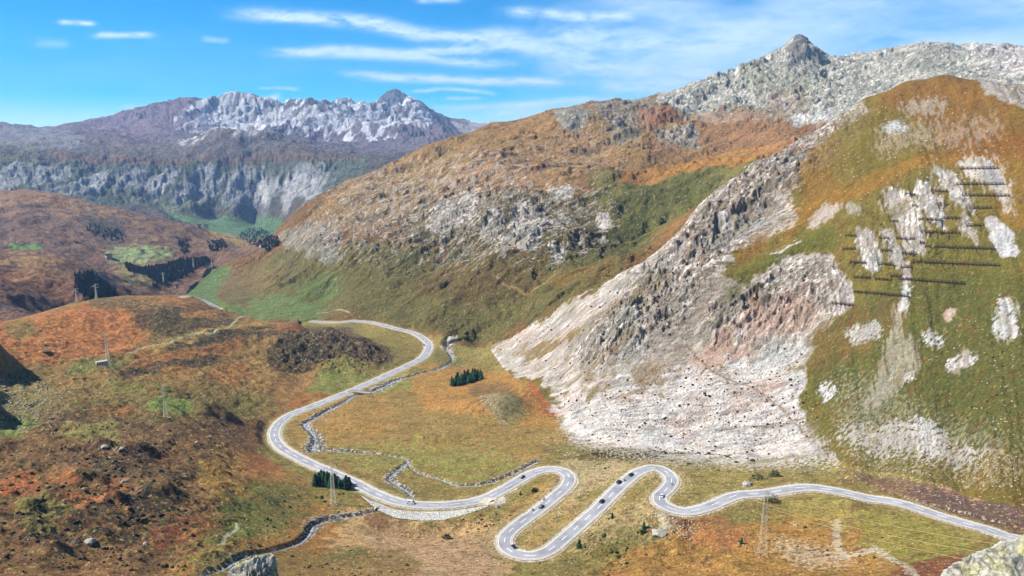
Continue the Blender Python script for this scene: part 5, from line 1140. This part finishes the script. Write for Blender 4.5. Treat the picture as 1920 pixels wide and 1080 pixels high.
# ------------------------------------------------------------------ thin high clouds, a shell far outside the air box
def clouds():
    na, ne = 900, 360
    az = np.linspace(rad(-58), rad(58), na); el = np.linspace(rad(-3), rad(34), ne); E, A = np.meshgrid(el, az, indexing='ij')
    Rr = 60000.; x = Rr*np.sin(A)*np.cos(E); y = Rr*np.cos(A)*np.cos(E); z = Rr*np.sin(E)
    px, py = proj(x, y, z)
    u = (A*9).astype(np.float32); v = (E*60).astype(np.float32)
    w1 = fbm(u*1.3, v*.35, 4, 5); fine = fbm(u*2.2+v*.25, v*1.6+w1*2, 5, 9, .6)*1.1 + fbm(u*7+v*.6, v*5+w1*3, 4, 19, .6)*.6; mid = fbm(u*.8, v*.55, 4, 14)*1.5
    al = np.zeros(px.shape, np.float32)
    def st(pts, wd, a, soft=1., nz=.5):
        P = PP(pts); m = np.full(px.shape, 1e9, np.float32); t_ = np.zeros(px.shape, np.float32); L = 0; tot = sum(math.hypot(b[0]-a_[0], b[1]-a_[1]) for a_, b in zip(P[:-1], P[1:]))
        qx = px+w1*14; qy = py+w1*5
        for (ax, ay), (bx, by) in zip(P[:-1], P[1:]):
            dx, dy = bx-ax, by-ay; l2 = dx*dx+dy*dy; t = np.clip(((qx-ax)*dx+(qy-ay)*dy)/l2, 0, 1)
            d = np.hypot((qx-ax-t*dx)*.55, qy-ay-t*dy); c = d < m; m = np.where(c, d, m); t_ = np.where(c, (L+t*math.sqrt(l2))/tot, t_); L += math.sqrt(l2)
        g = np.exp(-(m/wd)**2)*np.clip(t_*6+.15, 0, 1)*np.clip((1-t_)*6+.15, 0, 1)
        return np.clip(g*a*1.3*(1+(nz+.7)*fine+.5*mid), 0, .95)
    def add(g):
        nonlocal al
        al = 1-(1-al)*(1-np.clip(g, 0, 1))
    for s in (('430,26 520,30 640,38 720,48 790,66 860,72 980,66', 11, .85), ('560,26 640,36 700,40', 7, .5), ('505,98 620,97 760,103 900,92 1050,70', 9, .75), ('620,92 740,104 880,120 1000,120', 8, .5), ('640,138 760,146 900,152 1080,155', 7, .8), ('760,172 820,166 900,170 930,176', 3, .6), ('830,184 900,182', 2.5, .4),
              ('108,41 140,42 180,45', 4, .8), ('175,68 230,66 290,67', 5, .6), ('60,80 130,82', 9, .25), ('225,201 272,200', 3, .6), ('483,165 520,165 565,168', 2.5, .7), ('485,190 510,184 528,176', 5, .7), ('780,0 870,0', 6, .5), ('1000,60 1150,75 1300,90 1450,70', 26, .5), ('940,20 1060,30 1200,30', 10, .6), ('900,60 1000,90 1130,110', 16, .5), ('1000,120 1200,130 1380,140', 18, .45), ('1120,160 1220,160 1320,150', 16, .5), ('900,215 1050,212 1200,190', 14, .35), ('380,74 430,76', 5, .25), ('800,205 1000,195 1150,180', 6, .4), ('1650,60 1800,85 1930,80', 12, .35)):
        add(st(*s))
    veil = sm(880, 1250, px + 60*mid)*sm(-80, 30, py)*.0 + sm(900, 1400, px+70*mid)*(.58+.34*mid+.2*fine)
    hole = np.exp(-(((px-1385)/50)**2+((py-2)/13)**2))*.6 + np.exp(-(((px-900)/60)**2+((py-30)/22)**2))*.5 + np.exp(-(((px-1860)/90)**2+((py-48)/14)**2))*.3
    add(np.clip(veil*(1-hole), 0, .9))
    add(np.clip(.05+.10*mid+.05*fine, 0, .3)*sm(1200, 300, px)*sm(0, 200, py))
    al *= 1-np.clip(hole, 0, .9)*.6
    al[...] = 1-(1-al)*(1-.05*sm(120, 260, py))
    al = np.clip(al, 0, .93)
    co = np.stack([x, y, z], -1).reshape(-1, 3)
    i, j = np.meshgrid(np.arange(ne-1), np.arange(na-1), indexing='ij'); a = (i*na+j).ravel(); q = np.stack([a, a+na, a+na+1, a+1], 1).astype(np.int32)
    me = bpy.data.meshes.new('clouds'); me.vertices.add(len(co)); me.vertices.foreach_set('co', co.astype(np.float32).ravel()); nf = len(q)
    me.loops.add(nf*4); me.loops.foreach_set('vertex_index', q.ravel()); me.polygons.add(nf); me.polygons.foreach_set('loop_start', np.arange(0, nf*4, 4, dtype=np.int32)); me.polygons.foreach_set('loop_total', np.full(nf, 4, np.int32))
    me.polygons.foreach_set('use_smooth', np.ones(nf, bool)); me.update()
    at = me.attributes.new('veil', 'FLOAT', 'POINT'); at.data.foreach_set('value', al.ravel().astype(np.float32))
    m = bpy.data.materials.new('cloud'); m.use_nodes = True; t = m.node_tree; t.nodes.clear(); N = t.nodes.new
    o = N('ShaderNodeOutputMaterial'); mx = N('ShaderNodeMixShader'); tr = N('ShaderNodeBsdfTransparent'); em = N('ShaderNodeEmission'); aa = N('ShaderNodeAttribute'); aa.attribute_name = 'veil'
    em.inputs['Color'].default_value = (.62, .80, 1, 1); em.inputs['Strength'].default_value = .62
    t.links.new(aa.outputs['Fac'], mx.inputs[0]); t.links.new(tr.outputs[0], mx.inputs[1]); t.links.new(em.outputs[0], mx.inputs[2]); t.links.new(mx.outputs[0], o.inputs[0])
    me.materials.append(m); ob = bpy.data.objects.new('clouds', me); COL.objects.link(ob); ob['kind'] = 'structure'; ob['label'] = 'thin white streaky cirrus clouds across the blue sky'
clouds()
# ------------------------------------------------------------------ air
def haze():
    x0, x1, y0, y1, z0, z1 = -10500, 10500, -60, 14200, float(Z.min())-30, 900
    co = [(x, y, z) for z in (z0, z1) for y in (y0, y1) for x in (x0, x1)]
    o = obj_mesh('haze', co, [(0, 2, 3, 1), (4, 5, 7, 6), (0, 1, 5, 4), (2, 6, 7, 3), (0, 4, 6, 2), (1, 3, 7, 5)])
    m = bpy.data.materials.new('air'); m.use_nodes = True; t = m.node_tree; t.nodes.clear()
    out = t.nodes.new('ShaderNodeOutputMaterial'); v = t.nodes.new('ShaderNodeVolumePrincipled')
    v.inputs['Color'].default_value = (.34, .56, 1, 1); v.inputs['Density'].default_value = HZ; v.inputs['Anisotropy'].default_value = .1
    t.links.new(v.outputs[0], out.inputs['Volume']); o.data.materials.append(m); o['kind'] = 'stuff'; o['label'] = 'bluish air that fades the distant mountains'
HZ = 4.2e-5
haze()
